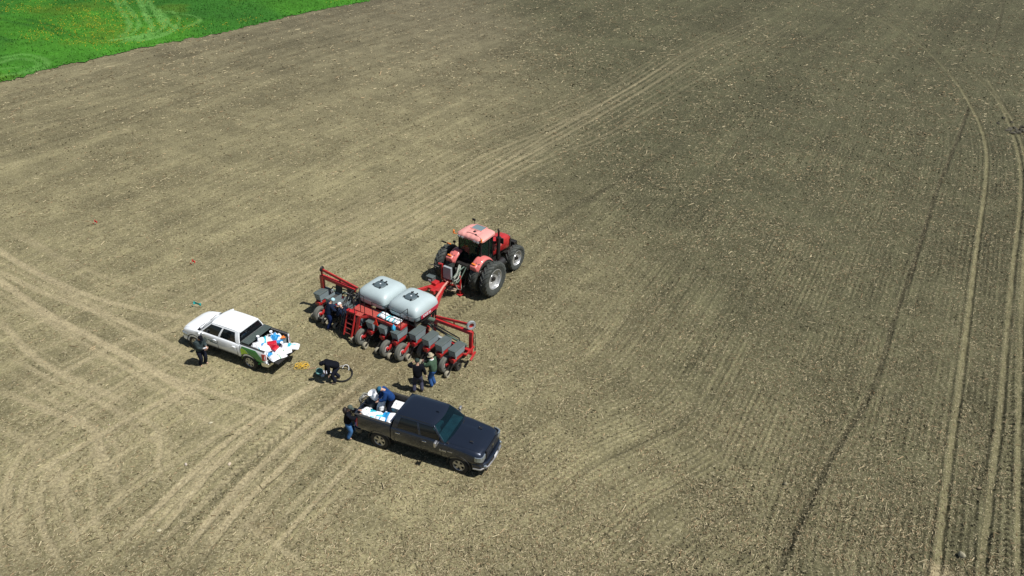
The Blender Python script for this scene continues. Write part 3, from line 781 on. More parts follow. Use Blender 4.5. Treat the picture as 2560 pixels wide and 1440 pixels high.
    def roof(u, v):
        x = C1-.03+(A1-C1+.05+.09*(1-(v*2-1)**2))*u; y = (v*2-1)*(yt+.012); e = 1-(abs(v*2-1))**5; ex = 1-abs(u*2-1)**8
        y *= 1-.06*max(0, abs(u*2-1)-.8)/.2
        return (x, y, zt-.01+.06*e*ex+.022*math.cos((v-.5)*math.pi)+.02*math.sin(u*math.pi))
    rf.grid(roof, 16, 16, (0, 0, -.03)); rf.build('roof', paint, t, True, angle=60)
    ws = MB()
    def wsf(u, v):
        y = (u*2-1); bow = P['bow']*(1-y*y)
        return (A0+.01+(A1-A0+.02)*v+bow*(1-.42*v), y*(yb-.03+(yt-yb)*v), zb_+(zt-zb_)*v)
    ws.grid(wsf, 12, 6, (-.008, 0, -.004)); ws.build('windshield', P['ws_mat'], t, True, angle=60)
    rw = MB()
    def rwf(u, v):
        y = (u*2-1); return (C0-.012+(C1-C0)*v, y*(yb-.10+(yt-yb)*v), zb_+.04+(zt-zb_-.11)*v)
    rw.grid(rwf, 4, 4, (.01, 0, 0)); rw.build('rear_window', M_glass, t, True)
    rp = MB()
    rp.grid(lambda u, v: (C0+.01+(C1-C0)*v*.0, (u*2-1)*(yb-.03), zb_-.05+.10*v), 2, 1, (-.02, 0, 0))
    rp.bar((C1-.02, -yt, zt-.03), (C1-.02, yt, zt-.03), .06, .07)
    rp.build('rear_panel', paint, t, bevel=.005)
    # dash and seats seen through the glass
    it = MB(); it.box((A0-.22, 0, zb_-.10), (.5, W*1.66, .18))
    for sy in (-1, 1):
        it.box((.12, sy*.38, zs+.42), (.5, .5, .16)); it.box((-.14, sy*.38, zb_-.02), (.16, .5, .62), Matrix.Rotation(-.2, 3, 'Y')); it.box((-.24, sy*.38, zb_+.36), (.10, .26, .16))
    it.box((-.85, 0, zb_-.05), (.16, 1.3, .6)); it.box((.1, 0, zs+.42), (.8, .22, .3))
    it.build('interior', M_seat, t, bevel=.03)
    sw = MB(); sw.tube([(A0-.52+.04*math.sin(a), .38+.18*math.cos(a), zb_-.02+.17*math.sin(a)) for a in [k*math.pi/8 for k in range(16)]], .014, 6, closed=True); sw.build('steering_wheel', M_black, t, True)
    # hood panel with its gap
    ns = P['nose']
    def topz(x, y):
        for a, c in zip(ns[:-1], ns[1:]):
            if a[0] <= x <= c[0]:
                k = (x-a[0])/(c[0]-a[0]); wf = a[1]+(c[1]-a[1])*k; zt_ = a[2]+(c[2]-a[2])*k; zc_ = a[3]+(c[3]-a[3])*k
                q = abs(y)/(wf*W); 
                pr = [(0, 1.0), (.5, .93), (.8, .62), (.94, 0), (1.0, -.2)]
                for (q0, h0), (q1, h1) in zip(pr[:-1], pr[1:]):
                    if q0 <= q <= q1: return zt_+(zc_-zt_)*(h0+(h1-h0)*(q-q0)/(q1-q0))
                return zt_
        return ns[-1][2]
    x0, x1 = ns[0][0]+.06, ns[-2][0]-.02
    hd = MB()
    def hf(u, v):
        x = x0+(x1-x0)*u; y = (v*2-1)*W*(.83-.06*u); bl = P.get('bulge', .012)
        return (x+P['bow']*.45*(1-(v*2-1)**2)*(1-u), y, topz(x, y)+.012+bl*max(0, 1-(abs(y)/(W*.42))**4)*math.sin(math.pi*min(1, u*1.1+.05))**.5)
    hd.grid(hf, 18, 22, (0, 0, -.02)); hd.build('hood', paint, t, True, angle=60)
    cw = MB(); cw.grid(lambda u, v: (A0+.02+.10*v+P['bow']*(1-(u*2-1)**2), (u*2-1)*(yb-.05), zb_+.012), 10, 2, (0, 0, -.03)); cw.build('cowl', M_black, t)
    wp = MB()
    for s0 in (-.55, .1):
        wp.bar((A0+P['bow']+.05, s0, zb_+.02), (A0+P['bow']-.02, s0+.5, zb_+.05), .022, .012)
    wp.build('wiper', M_black, t)
    # mirrors
    for sy in (-1, 1):
        mm = MB(); mm.box((A0-.30, sy*(W+.15), zb_+.06), (.09, .20, P['mir_h'])); mm.bar((A0-.28, sy*W*.93, zb_-.02), (A0-.28, sy*(W+.10), zb_), .05, .05)
        mo = mm.build('side_mirror', P['mir_mat'], t, bevel=.025)
        g = MB(); g.box((A0-.350, sy*(W+.15), zb_+.06), (.006, .15, P['mir_h']*.75)); g.build('mirror_glass', M_chrome, mo)
    # door seams, handles
    for sy in (-1, 1):
        seam = MB()
        for x in (A0-.12, P['seam'], P['cab_rear']+.16):
            seam.box((x, sy*(W*.999), (zs+zb_)/2+.02), (.012, .010, zb_-zs-.34))
        seam.box(((A0-.12+P['cab_rear']+.16)/2, sy*W*.985, zs+.16), (A0-.28-P['cab_rear'], .02, .010))
        seam.build('door_seam', M_black, t)
    for sy in (-1, 1):
        for x in (P['seam']+.16, P['cab_rear']+.34):
            h = MB(); h.bar((x-.10, sy*(W*.985+.03), zb_-.15), (x+.10, sy*(W*.985+.03), zb_-.15), .022, .035); h.box((x, sy*W*.985, zb_-.15), (.16, .03, .03)); h.build('door_handle', P['handle'], t, bevel=.008)
    # arches
    for sx in (-1, 1):
        for sy in (-1, 1):
            am = MB(); am.tube([(sx*wb+wr*1.23*math.cos(a), sy*W*.985, wr+wr*1.23*math.sin(a)) for a in [math.pi*(-.02+k/18*1.04) for k in range(19)]], .022, 6); am.build('arch_trim', P['arch'], t, True)
            wheel(t, sx*wb, sy*(W-.13), wr, .26, wr*.62, sy, spokes=P['spokes'])
    # nose
    xn = ns[-1][0]; 
    gr = MB(); gr.box((xn+.012, 0, P['gr_z']), (.05, W*1.16, P['gr_h'])); go = gr.build('grille', M_black, t, bevel=.02)
    gb = MB()
    for k in range(4): gb.box((xn+.045, 0, P['gr_z']-P['gr_h']*.36+k*P['gr_h']*.24), (.02, W*1.06, .022))
    if P.get('cross'): gb.box((xn+.05, 0, P['gr_z']), (.025, .05, P['gr_h']*.95)); gb.box((xn+.05, 0, P['gr_z']+P['gr_h']*.52), (.03, W*1.16, .03))
    gb.build('grille_bar', P['gr_mat'], go, bevel=.004)
    for sy in (-1, 1):
        hl = MB()
        pro = [(.62, xn+.02)]+[(q_[1]+.012/W, q_[0]+.016) for q_ in reversed(ns[2:])]
        def hf2(u, v):
            q = .62+(.985-.62)*u**.8; x = pro[-1][1]
            for (a_, xa), (b__, xb) in zip(pro[:-1], pro[1:]):
                if a_ <= q <= b__: x = xa+(xb-xa)*(q-a_)/(b__-a_); break
            return (x+.004, sy*(W*q+.014), P['gr_z']+P['gr_h']*(-.22+.50*v)-.0*u)
        hl.grid(hf2, 14, 3, (-.05, -sy*.03, 0)); ho = hl.build('headlight', M_lamp, t, True)
    bp = MB(); pts = [(xn-.42, -W*.97), (xn-.12, -W*.93), (xn+.08, -W*.62), (xn+.13, 0), (xn+.08, W*.62), (xn-.12, W*.93), (xn-.42, W*.97)]
    rings = []
    for x, y in pts: rings.append([Vector((x, y, P['bp_z']-.14)), Vector((x+.06, y*1.02, P['bp_z']-.08)), Vector((x+.06, y*1.02, P['bp_z']+.08)), Vector((x, y, P['bp_z']+.13)), Vector((x-.10, y*.95, P['bp_z']+.11)), Vector((x-.10, y*.95, P['bp_z']-.12))])
    bp.loft(rings); bo_ = bp.build('front_bumper', P['bp_mat'], t, bevel=.02)
    if P.get('lip'):
        lp = MB(); lp.tube([(x+.055, y*1.0, P['bp_z']-.10) for x, y in pts], .045, 8); lp.build('bumper_lip', M_silver, bo_, True)
        for sy in (-1, 1): fg = MB(); fg.cyl((xn+.02, sy*W*.78, P['bp_z']), (xn+.12, sy*W*.75, P['bp_z']), .055, 14); fg.build('fog_lamp', M_lamp, bo_, True)
    vl = MB(); vl.box((xn+.0, 0, P['bp_z']-.2), (.22, W*1.5, .14)); vl.box((xn+.165, 0, P['bp_z']), (.03, W*.7, .12)); vl.build('air_dam', M_black, t, bevel=.03)
    pl = MB(); pl.box((xn+.20, 0, P['bp_z']+.02), (.012, .31, .15)); pl.build('front_plate', M_bagw, t)
    # tail
    rb = MB(); rings = []
    for x, y in ((xr+.2, -W*.98), (xr-.08, -W*.93), (xr-.13, -W*.4), (xr-.13, W*.4), (xr-.08, W*.93), (xr+.2, W*.98)):
        rings.append([Vector((x, y, zs+.0)), Vector((x-.05, y, zs+.04)), Vector((x-.05, y, zs+.18)), Vector((x+.02, y, zs+.22)), Vector((x+.1, y*.95, zs+.20)), Vector((x+.1, y*.95, zs+.02))])
    rb.loft(rings); rb.build('rear_bumper', P['rb_mat'], t, bevel=.012)
    for sy in (-1, 1):
        tl = MB(); tl.grid(lambda u, v: (xr-.012+.16*u**1.6, sy*(W*(.885+.09*u**.6)), zs+.36+(zr-zs-.48)*v), 5, 3, (0, sy*.02, 0)); tl.build('taillight', M_red_l, t, True)
    tg = MB()
    hgt = zr-P['floor']+.02
    if P['gate_open']:
        tg.box((xr-.02-hgt/2, 0, P['floor']-.01), (hgt, W*1.62, .06)); tg.box((xr-.02-hgt/2, 0, P['floor']+.025), (hgt-.06, W*1.50, .012))
        tg.bar((xr-.02-hgt, -W*.8, P['floor']-.02), (xr-.02-hgt, W*.8, P['floor']-.02), .05, .08)
        tg.build('tailgate', M_liner, t, bevel=.015)
        for sy in (-1, 1): cb = MB(); cb.tube([(xr+.04, sy*W*.83, zr-.10), (xr-.30, sy*W*.81, P['floor']+.06)], .008, 5); cb.build('gate_cable', M_black, t)
    else:
        tg.box((xr-.025, 0, (P['floor']+zr)/2-.06), (.06, W*1.68, hgt+.10)); tg.build('tailgate', paint, t, bevel=.02)
    return t

M_seat = PM('seat_cloth', (0.20, 0.26, 0.27), 0.8, noise=0.4, nscale=4)
M_ws = bpy.data.materials.new('windshield_glass'); M_ws.use_nodes = True
_n = M_ws.node_tree; _b = _n.nodes['Principled BSDF']; _b.inputs['Base Color'].default_value = (0.008, 0.022, 0.030, 1); _b.inputs['Roughness'].default_value = 0.04
_b.inputs['Specular IOR Level'].default_value = 0.9
_t = _n.nodes.new('ShaderNodeBsdfTransparent'); _t.inputs[0].default_value = (0.50, 0.70, 0.75, 1)
_m = _n.nodes.new('ShaderNodeMixShader'); _m.inputs[0].default_value = 0.30
_n.links.new(_t.outputs[0], _m.inputs[1]); _n.links.new(_b.outputs[0], _m.inputs[2]); _n.links.new(_m.outputs[0], _n.nodes['Material Output'].inputs[0])

RAM = dict(wb=3.57, w=1.0, sill=.47, belt=1.30, rail=1.40, floor=.82, wheel_r=.41, cab_rear=-1.24, ws_base=1.30, roof=1.92, roof_w=.70, roof_front=.60, roof_rear=-1.06,
    bpil=.46, seam=.13, bed_rear=-2.93, bow=.16, ws_mat=M_ws, mir_h=.24, mir_mat=M_silver, handle=M_chrome, arch=M_black, spokes=5, gr_z=.98, gr_h=.42, gr_mat=M_dark, cross=True,
    bp_z=.60, bp_mat=M_dark, lip=True, rb_mat=M_dark, gate_open=False, bulge=.03,
    nose=[(1.17, 1.0, 1.27, 1.33, .47), (1.5, 1.0, 1.25, 1.335, .47), (2.0, .995, 1.20, 1.32, .47), (2.4, .985, 1.14, 1.28, .50), (2.62, .955, 1.06, 1.23, .52), (2.72, .91, .99, 1.18, .54), (2.77, .84, .93, 1.12, .56)])
CO = dict(wb=3.26, w=.93, sill=.42, belt=1.16, rail=1.24, floor=.72, wheel_r=.385, cab_rear=-1.16, ws_base=1.44, roof=1.78, roof_w=.63, roof_front=.60, roof_rear=-1.0,
    bpil=.47, seam=.16, bed_rear=-2.58, bow=.14, ws_mat=M_glass, mir_h=.20, mir_mat=M_white, handle=M_white, arch=M_black, spokes=6, gr_z=.70, gr_h=.28, gr_mat=M_white, cross=False,
    bp_z=.52, bp_mat=M_white, rb_mat=M_chrome, gate_open=True, bulge=.015,
    nose=[(1.31, 1.0, 1.12, 1.18, .42), (1.6, 1.0, 1.10, 1.17, .42), (1.95, .99, 1.05, 1.14, .44), (2.2, .96, .98, 1.09, .46), (2.36, .92, .91, 1.03, .48), (2.44, .85, .84, .97, .5)])
ram = pickup(RAM, 'pickup_truck', 'dark graphite crew cab pickup with white sacks in its open bed', (-3.186, 25.39, 0), R(-20.9), M_dark, -1)
col = pickup(CO, 'pickup_truck', 'white crew cab pickup with green and lime rear fender and lowered tailgate', (-13.06, 31.555, 0), R(155.4), M_white, 1)
# extras of the dark pickup
for sy in (-1, 1):
    s = MB(); s.box((2.10, sy*.44, 1.345), (.17, .11, .02)); so = s.build('hood_scoop', M_dark, ram, bevel=.012)
    v = MB(); v.box((2.10, sy*.44, 1.356), (.13, .07, .006)); v.build('scoop_vent', M_black, so)
an = MB(); an.box((.42, 0, 1.985), (.14, .05, .035)); an.build('roof_antenna', M_dark, ram, bevel=.012)
text_mesh('RAM', .13, M_silver, Matrix.Translation((1.10, -1.006, .96)) @ Matrix.Rotation(R(90), 4, 'X'), ram, squash=1.15)
text_mesh('HEMI', .07, M_silver, Matrix.Translation((1.42, -1.006, 1.0)) @ Matrix.Rotation(R(90), 4, 'X'), ram, squash=1.3)
em = MB(); em.ball((2.835, 0, 1.12), (.015, .06, .06), 10, 6); em.build('nose_badge', M_chrome, ram, True)
# folded cover, decals and marks of the white pickup
tn = MB()
for k, (x0, x1, z) in enumerate(((-1.20, -1.60, 1.30), (-1.24, -1.64, 1.335))):
    tn.box(((x0+x1)/2, 0, z), (.40, 1.62, .03))
for x in (-1.30, -1.42, -1.54): tn.box((x, 0, 1.356), (.018, 1.58, .012))
tn.box((-1.19, 0, 1.30), (.05, 1.66, .08)); tn.build('folded_tonneau_cover', M_tonn, col, bevel=.008)
tr = MB(); tr.bar((-1.225, -.80, 1.362), (-1.225, .80, 1.362), .03, .02); tr.build('tonneau_rail', M_alloy, col)
def decal(par, poly, mat, name, W, zb, zt, off=.004, sy=1, n=14):
    """thin sticker following the curved side of the bed"""
    def ysurf(z):
        pr = [(zb, .84), (zb+.10, .945), (zb+.30, .995), (zt-.32, 1.0), (zt-.13, .985), (zt-.04, .965), (zt, .94)]
        for (a, p), (c, q) in zip(pr[:-1], pr[1:]):
            if a <= z <= c: return W*(p+(q-p)*(z-a)/(c-a))
        return W*.94
    import bmesh
    bm = bmesh.new(); vs = [bm.verts.new((x, 0, z)) for x, z in poly]; f = bm.faces.new(vs)
    for k in range(n): 
        z = zb+(zt-zb)*(k+.5)/n
        bmesh.ops.bisect_plane(bm, geom=bm.verts[:]+bm.edges[:]+bm.faces[:], plane_co=(0, 0, z), plane_no=(0, 0, 1))
    for v in bm.verts: 
        wf = 1.0 if v.co.x > -2.46 else .985+(.955-.985)*(-2.46-v.co.x)/.12
        v.co.y = sy*(ysurf(v.co.z)*wf+off)
    r = bmesh.ops.extrude_face_region(bm, geom=bm.faces[:])
    for g in r['geom']:
        if isinstance(g, bmesh.types.BMVert): g.co.y += sy*.003
    me = bpy.data.meshes.new(name); bm.to_mesh(me); bm.free(); me.materials.append(mat)
    o = bpy.data.objects.new(name, me); COL.objects.link(o); o.parent = par; return o
wbx, wrr = -1.63, .385*1.26
arc = lambda a0, a1, r=wrr, n=12: [(wbx+r*math.cos(R(a0+(a1-a0)*k/n)), .385+r*math.sin(R(a0+(a1-a0)*k/n))) for k in range(n+1)]
for sy in (-1, 1):
    decal(col, [(-1.20, .50)]+[(-1.195, 1.0), (-1.26, 1.07), (-1.38, 1.08), (-1.52, 1.02), (-1.64, .90)]+arc(92, 2, n=10), M_lime, 'lime_decal', .93, .48, 1.24, .003, sy)
    decal(col, [(-1.30, 1.19), (-1.255, 1.085), (-1.38, 1.10), (-1.54, 1.04), (-1.68, .885)]+arc(98, 178, n=10)+[(-2.30, .50), (-2.44, .52), (-2.47, .70), (-2.36, .92), (-2.18, 1.12), (-2.10, 1.19)], M_green, 'green_decal', .93, .48, 1.24, .0045, sy)
lg = MB(); lg.tube([(.92+.10*math.cos(a), .938, .86+.10*math.sin(a)) for a in [k*math.pi/10 for k in range(20)]], .008, 5, closed=True); lg.tube([(.92+.055*math.cos(a), .938, .86+.055*math.sin(a)) for a in [k*math.pi/10 for k in range(20)]], .008, 5, closed=True)
lg.build('round_emblem', M_ink, col)
for r_, (z, x0, x1) in enumerate(((.90, .76, .50), (.84, .62, .22), (.735, 1.04, .80))):
    x = x0; k = 0; lt = MB()
    while x > x1:
        wd_ = .03+.012*((k*7+r_*3) % 3); lt.box((x-wd_/2, .936, z+.006*((k*5) % 3-1)), (wd_, .006, .035 if r_ < 2 else .015)); x -= wd_+.012; k += 1
    lt.build('door_lettering', M_ink, col)
ct = MB(); ct.box((-.35, -.2, 1.805), (.05, .04, .02)); ct.build('roof_antenna', M_black, col)
# ------------------------------------------------------------------ tractor
trac = empty('tractor', (-2.32, 38.11, 0), R(56.6), 'red row crop tractor with dual rear wheels and a sun bleached roof', 'tractor')
def tractor_wheel(x, y, r, wd, rr, side, nl, name='wheel', dish=True):
    """agricultural tyre with chevron lugs; side = outer face direction in y"""
    h = wd/2; s = side; tm = MB()
    tm.lathe([(rr, -h*.70), (r*.80, -h*1.02), (r*.90, -h*.98), (r*.945, -h*.70), (r*.955, 0), (r*.945, h*.70), (r*.90, h*.98), (r*.80, h*1.02), (rr, h*.70)], (0, 0, 0), 'y', 48, True)
    for k in range(nl):
        for q in (-1, 1):
            a0 = 2*math.pi*(k+(.25 if q > 0 else -.25))/nl
            P = []
            for f, da, top, wl in ((0.06, 0.0, 1.0, .026), (.55, .12, .998, .027), (.92, .20, .965, .032), (1.03, .215, .88, .034)):
                a = a0-da*(1.0 if r > .9 else 1.25)*1.15
                yy_ = q*h*f; c, sn = math.cos(a), math.sin(a); tg = Vector((-sn, 0, c)); er = Vector((c, 0, sn))
                rt, rb_ = r*top, r*(top-.075 if f < 1 else top-.12)
                w_ = wl*r/.95*1.35
                P.append([er*rt+tg*w_*.8+Vector((0, yy_, 0)), er*rt-tg*w_*.8+Vector((0, yy_, 0)), er*rb_-tg*w_*1.3+Vector((0, yy_, 0)), er*rb_+tg*w_*1.3+Vector((0, yy_, 0))])
            tm.loft(P)
    o = tm.build(name, M_ttyre, trac, True, angle=35); o.location = (x, y, r)
    rm = MB()
    prof = [(rr*1.02, -s*h*.70), (rr*1.02, s*h*.72), (rr*.97, s*h*.76), (rr*.94, s*h*.62), (rr*.86, s*h*.50), (rr*.84, s*h*.05), (rr*.70, -s*h*.15), (rr*.40, -s*h*.18), (rr*.36, -s*h*.05), (.001, -s*h*.05)]
    if not dish: prof = prof[:5]+[(rr*.84, s*h*.30), (rr*.66, s*h*.20), (rr*.40, s*h*.22), (rr*.36, s*h*.34), (.001, s*h*.36)]
    rm.lathe(prof, (0, 0, 0), 'y', 40); rim = rm.build('rim', M_steel if abs(y) > .9 else M_iron, o, True, angle=35)  # inner rims coloured dark for the shaded gap between the duals
    hb = MB(); d0 = -s*h*.05 if dish else s*h*.35
    hb.cyl((0, d0-s*.02, 0), (0, d0+s*.12, 0), rr*.20, 16)
    for k in range(8): hb.cyl((rr*.30*math.cos(k*math.pi/4), d0, rr*.30*math.sin(k*math.pi/4)), (rr*.30*math.cos(k*math.pi/4), d0+s*.04, rr*.30*math.sin(k*math.pi/4)), .02, 6)
    hb.build('hub', M_iron, o, True, angle=35)
    return o
for s in (-1, 1):
    tractor_wheel(0, s*.80, .985, .45, .57, s, 22)
    tractor_wheel(0, s*1.54, .985, .45, .57, s, 22)
    tractor_wheel(2.95, s*.95, .74, .44, .44, s, 18, dish=False)
b = MB(); b.cyl((0, -1.45, .985), (0, 1.45, .985), .09); b.cyl((2.95, -.9, .74), (2.95, .9, .74), .10); b.box((2.95, 0, .80), (.35, 1.1, .28)); b.build('axle', M_iron, trac, bevel=.02)
b = MB(); b.box((.1, 0, 1.05), (1.3, .62, .75)); b.box((1.5, 0, .95), (2.2, .5, .5)); b.box((2.9, 0, 1.05), (1.1, .5, .35)); b.box((-.55, 0, 1.25), (.35, .5, .5)); b.build('transmission', M_iron, trac, bevel=.03)
# hood
st = []
for x, w_, z1, z0 in ((1.32, .46, 2.10, 1.25), (2.0, .46, 2.07, 1.22), (2.7, .45, 2.00, 1.15), (3.10, .43, 1.92, 1.10), (3.32, .38, 1.80, 1.08), (3.40, .30, 1.68, 1.10)):
    h = [(0, z0), (.80*w_, z0), (w_*.97, z0+.12), (w_, (z0+z1)/2), (w_*.97, z1-.22), (w_*.85, z1-.08), (w_*.55, z1-.015), (0, z1)]
    st.append([Vector((x, y, z)) for y, z in h+[(-y, z) for y, z in reversed(h[1:-1])]])
hd = MB().loft(st).build('hood', M_red, trac, True, angle=45)
for s in (-1, 1):
    g = MB(); g.grid(lambda u, v: (3.12+.22*u, s*(.445-.06*u*u), 1.20+.50*v), 4, 2, (0, s*.012, 0)); g.build('side_grille', M_black, hd, True)
    g = MB(); g.box((1.95, s*.462, 1.72), (.75, .012, .20)); g.build('hood_decal', M_fade, hd, bevel=.004)
    g = MB(); g.grid(lambda u, v: (3.30+.12*u, s*(.14+.22*(1-u)), 1.62+.12*v), 3, 2, (.03, 0, 0)); g.build('headlight', M_lamp, hd, True)
g = MB(); g.box((3.41, 0, 1.38), (.05, .56, .52)); g.build('nose_grille', M_black, trac, bevel=.03)
g = MB(); g.box((3.62, 0, .88), (.50, .46, .30))
for k in range(9): g.box((3.78, -.40+k*.10, .98), (.30, .075, .52))
g.build('front_weights', M_iron, trac, bevel=.02)
# cab
b = MB(); b.box((.62, 0, 1.42), (1.35, 1.25, .35)); b.box((.72, .62, 1.2), (1.0, .2, .3)); b.build('cab_floor', M_black, trac, bevel=.03)
zc0, zc1 = 1.50, 2.92
corn = {'rr': ((-.02, -.70), (.05, -.74)), 'rl': ((-.02, .70), (.05, .74)), 'fr': ((1.30, -.52), (1.16, -.66)), 'fl': ((1.30, .52), (1.16, .66)), 'mr': ((.62, -.80), (.62, -.80)), 'ml': ((.62, .80), (.62, .80))}
def cp(k, v): (a, b_) = corn[k]; return Vector((a[0]+(b_[0]-a[0])*v, a[1]+(b_[1]-a[1])*v, zc0+(zc1-zc0)*v))
p = MB()
for k in corn: p.bar(cp(k, 0), cp(k, 1), .07, .06)
for a, c in (('rr', 'rl'), ('rr', 'mr'), ('mr', 'fr'), ('fr', 'fl'), ('rl', 'ml'), ('ml', 'fl')):
    p.bar(cp(a, 0), cp(c, 0), .06, .10); p.bar(cp(a, 1), cp(c, 1), .06, .08)
p.build('cab_frame', M_black, trac, bevel=.008)
M_cabg = M_ws.copy(); M_cabg.name = 'cab_glass'
for nd in M_cabg.node_tree.nodes:
    if nd.type == 'MIX_SHADER': nd.inputs[0].default_value = .35
    if nd.type == 'BSDF_PRINCIPLED': nd.inputs['Base Color'].default_value = (.01, .035, .03, 1)
    if nd.type == 'BSDF_TRANSPARENT': nd.inputs[0].default_value = (.42, .60, .52, 1)
for a, c in (('rr', 'rl'), ('rr', 'mr'), ('mr', 'fr'), ('fr', 'fl'), ('rl', 'ml'), ('ml', 'fl')):
    g = MB(); n_ = (cp(c, 0)-cp(a, 0)).cross(Vector((0, 0, 1))).normalized()*.006
    g.grid(lambda u, v: cp(a, v).lerp(cp(c, v), u), 2, 2, n_); g.build('cab_window', M_cabg, trac)
g = MB(); g.box((.48, 0, 1.80), (.5, .52, .14)); g.box((.24, 0, 2.12), (.14, .50, .62), Matrix.Rotation(-.15, 3, 'Y')); g.box((.18, 0, 2.5), (.10, .26, .18)); g.box((.55, -.36, 1.95), (.5, .12, .08)); g.build('operator_seat', PM('green_seat', (.10, .17, .07), .8, noise=.2), trac, bevel=.04)
g = MB(); g.bar((1.18, 0, 1.6), (1.02, 0, 2.05), .10, .10); g.tube([(1.0+.06*math.sin(a), .20*math.cos(a), 2.08+.19*math.sin(a)) for a in [k*math.pi/8 for k in range(16)]], .016, 6, closed=True); g.box((.75, -.55, 2.15), (.05, .22, .18)); g.build('steering_column', M_black, trac)
def roofp(u, v):
    x = -.10+1.42*u; y = (v*2-1)*(.86-.10*max(0, u-.5)*1.2-.05*(u < .05)); e = 1-abs(v*2-1)**6; ex = 1-abs(u*2-1)**8
    y *= 1-.14*max(0, abs(u*2-1)-.75)/.25
    return (x, y, 2.98+.13*e*ex+.03*math.sin(u*math.pi)+(.012*math.cos(v*math.pi*10) if .15 < v < .85 and u < .5 else 0))
g = MB(); g.grid(roofp, 26, 30, (0, 0, -.10)); rf = g.build('cab_roof', M_roof, trac, True, angle=50)
g = MB(); g.box((.88, .05, 3.145), (.50, .66, .02)); ho = g.build('roof_hatch', PM('hatch_glass', (.16, .22, .24), .15), rf, bevel=.01)  # grey base colour stands in for the glass reflection
g = MB()
for sx, sy in ((.88, .40), (.88, -.30)): g.bar((sx-.27, sy, 3.152), (sx+.27, sy, 3.152), .03, .03)
g.bar((.61, -.3, 3.152), (.61, .4, 3.152), .03, .03); g.bar((1.15, -.3, 3.152), (1.15, .4, 3.152), .03, .03); g.build('hatch_frame', M_roof, rf)
g = MB(); g.box((.42, -.02, 3.155), (.14, .12, .04)); g.box((.16, -.28, 3.15), (.08, .08, .05)); g.build('roof_receiver', M_iron, rf, bevel=.01)
g = MB(); g.tube([(.02, -.70, 3.06), (.10, -.6, 3.10), (.14, -.3, 3.14), (.18, 0, 3.15), (.12, .3, 3.14)], .012, 5); g.build('roof_cable', M_black, rf)
for (x, y) in ((-.12, .98), (-.06, -.80)):
    g = MB(); g.cyl((x, y, 2.95), (x, y, 3.08), .05, 12); g.ball((x, y, 3.10), (.055, .055, .06)); g.bar((x, y, 2.95), (x+.08, y*.86, 2.93), .03, .03); g.build('beacon', M_orange, trac, True)
for y in (-.62, -.40, .40, .62):
    g = MB(); g.box((-.14, y, 2.90), (.07, .15, .10)); g.build('work_lamp', M_lamp, trac, bevel=.015)
for s in (-1, 1):
    g = MB(); g.bar((1.2, s*.66, 2.75), (1.32, s*1.15, 2.70), .03, .03); g.box((1.34, s*1.15, 2.55), (.05, .20, .34)); g.build('cab_mirror', M_black, trac, bevel=.015)
g = MB(); g.bar((-.05, .86, 2.15), (-.22, 1.55, 2.25), .035, .035); g.box((-.22, 1.58, 2.26), (.05, .30, .07)); mo = g.build('lamp_arm', M_iron, trac)
g = MB(); g.box((-.16, 1.28, 2.235), (.07, .26, .06)); g.build('marker_lamp', M_orange, mo, bevel=.01)
g = MB(); g.cyl((.0, 1.0, 2.05), (-.02, 1.02, 2.35), .02); g.box((-.02, 1.02, 2.37), (.10, .12, .10)); g.build('side_camera', M_black, trac)
g = MB(); g.bar((1.34, .66, 2.95), (1.40, .75, 3.2), .03, .03); g.box((1.40, .77, 3.2), (.06, .20, .12)); g.build('roof_lamp', M_black, trac, bevel=.01)
# fenders
for s in (-1, 1):
    def fend(u, v):
        a = R(140-122*u); r_ = 1.10+.05*math.sin(u*math.pi)
        y = .50+.56*v; e = 1-abs(2*v-1)**6
        return (r_*math.cos(a)*.80+.02, s*y, .92+r_*math.sin(a)*.97-.06*(1-e)-.07*(v-.4)**2)
    g = MB(); g.grid(fend, 22, 10, (0, 0, -.05)); f = g.build('fender', M_fade, trac, True, angle=55)
    g = MB(); g.box((-.66, s*.80, 1.72), (.34, .50, .36), Matrix.Rotation(-.45, 3, 'Y'), .8); g.build('fender_pod', M_fade, f, bevel=.07, seg=4)
    g = MB(); g.box((-.72, s*.80, 1.93), (.10, .24, .08), Matrix.Rotation(-.5, 3, 'Y')); g.build('tail_lamp', M_orange, f, bevel=.02)
    g = MB(); g.box((.50, s*.56, 1.70), (.9, .03, .4)); g.build('fender_liner', M_black, f)
# exhaust, intake, steps, hitch
g = MB(); g.tube([(1.52, -.78, 1.25), (1.52, -.80, 2.2), (1.52, -.80, 2.55)], [.11, .11, .10], 14); g.tube([(1.52, -.80, 2.5), (1.52, -.80, 2.95), (1.46, -.80, 3.08)], .055, 10); g.build('exhaust_stack', M_iron, trac, True, angle=45)
g = MB(); g.cyl((1.72, -.66, 2.15), (1.72, -.66, 2.42), .15, 14); g.ball((1.72, -.66, 2.42), (.15, .15, .08)); g.tube([(1.72, -.66, 2.2), (1.72, -.45, 2.05), (1.75, -.3, 2.0)], .08, 8); g.build('air_intake', M_black, trac, True)
g = MB(); g.tube([(1.36, -.50, 1.55), (1.38, -.60, 2.0), (1.30, -.66, 2.4)], .018, 6); g.tube([(1.36, -.62, 1.2), (1.5, -.95, 1.3), (1.3, -.98, 1.7)], .02, 6); g.build('hand_rail', M_black, trac)
g = MB()
for k in range(4): g.box((.95, .95, .45+k*.28), (.40, .24, .035))
g.bar((.76, .95, .42), (.76, .82, 1.4), .03, .05); g.bar((1.14, .95, .42), (1.14, .82, 1.4), .03, .05); g.build('cab_steps', M_black, trac)
g = MB(); g.cyl((1.0, -.85, .95), (1.9, -.85, .95), .24, 16); g.build('fuel_tank', M_black, trac, True)
g = MB()
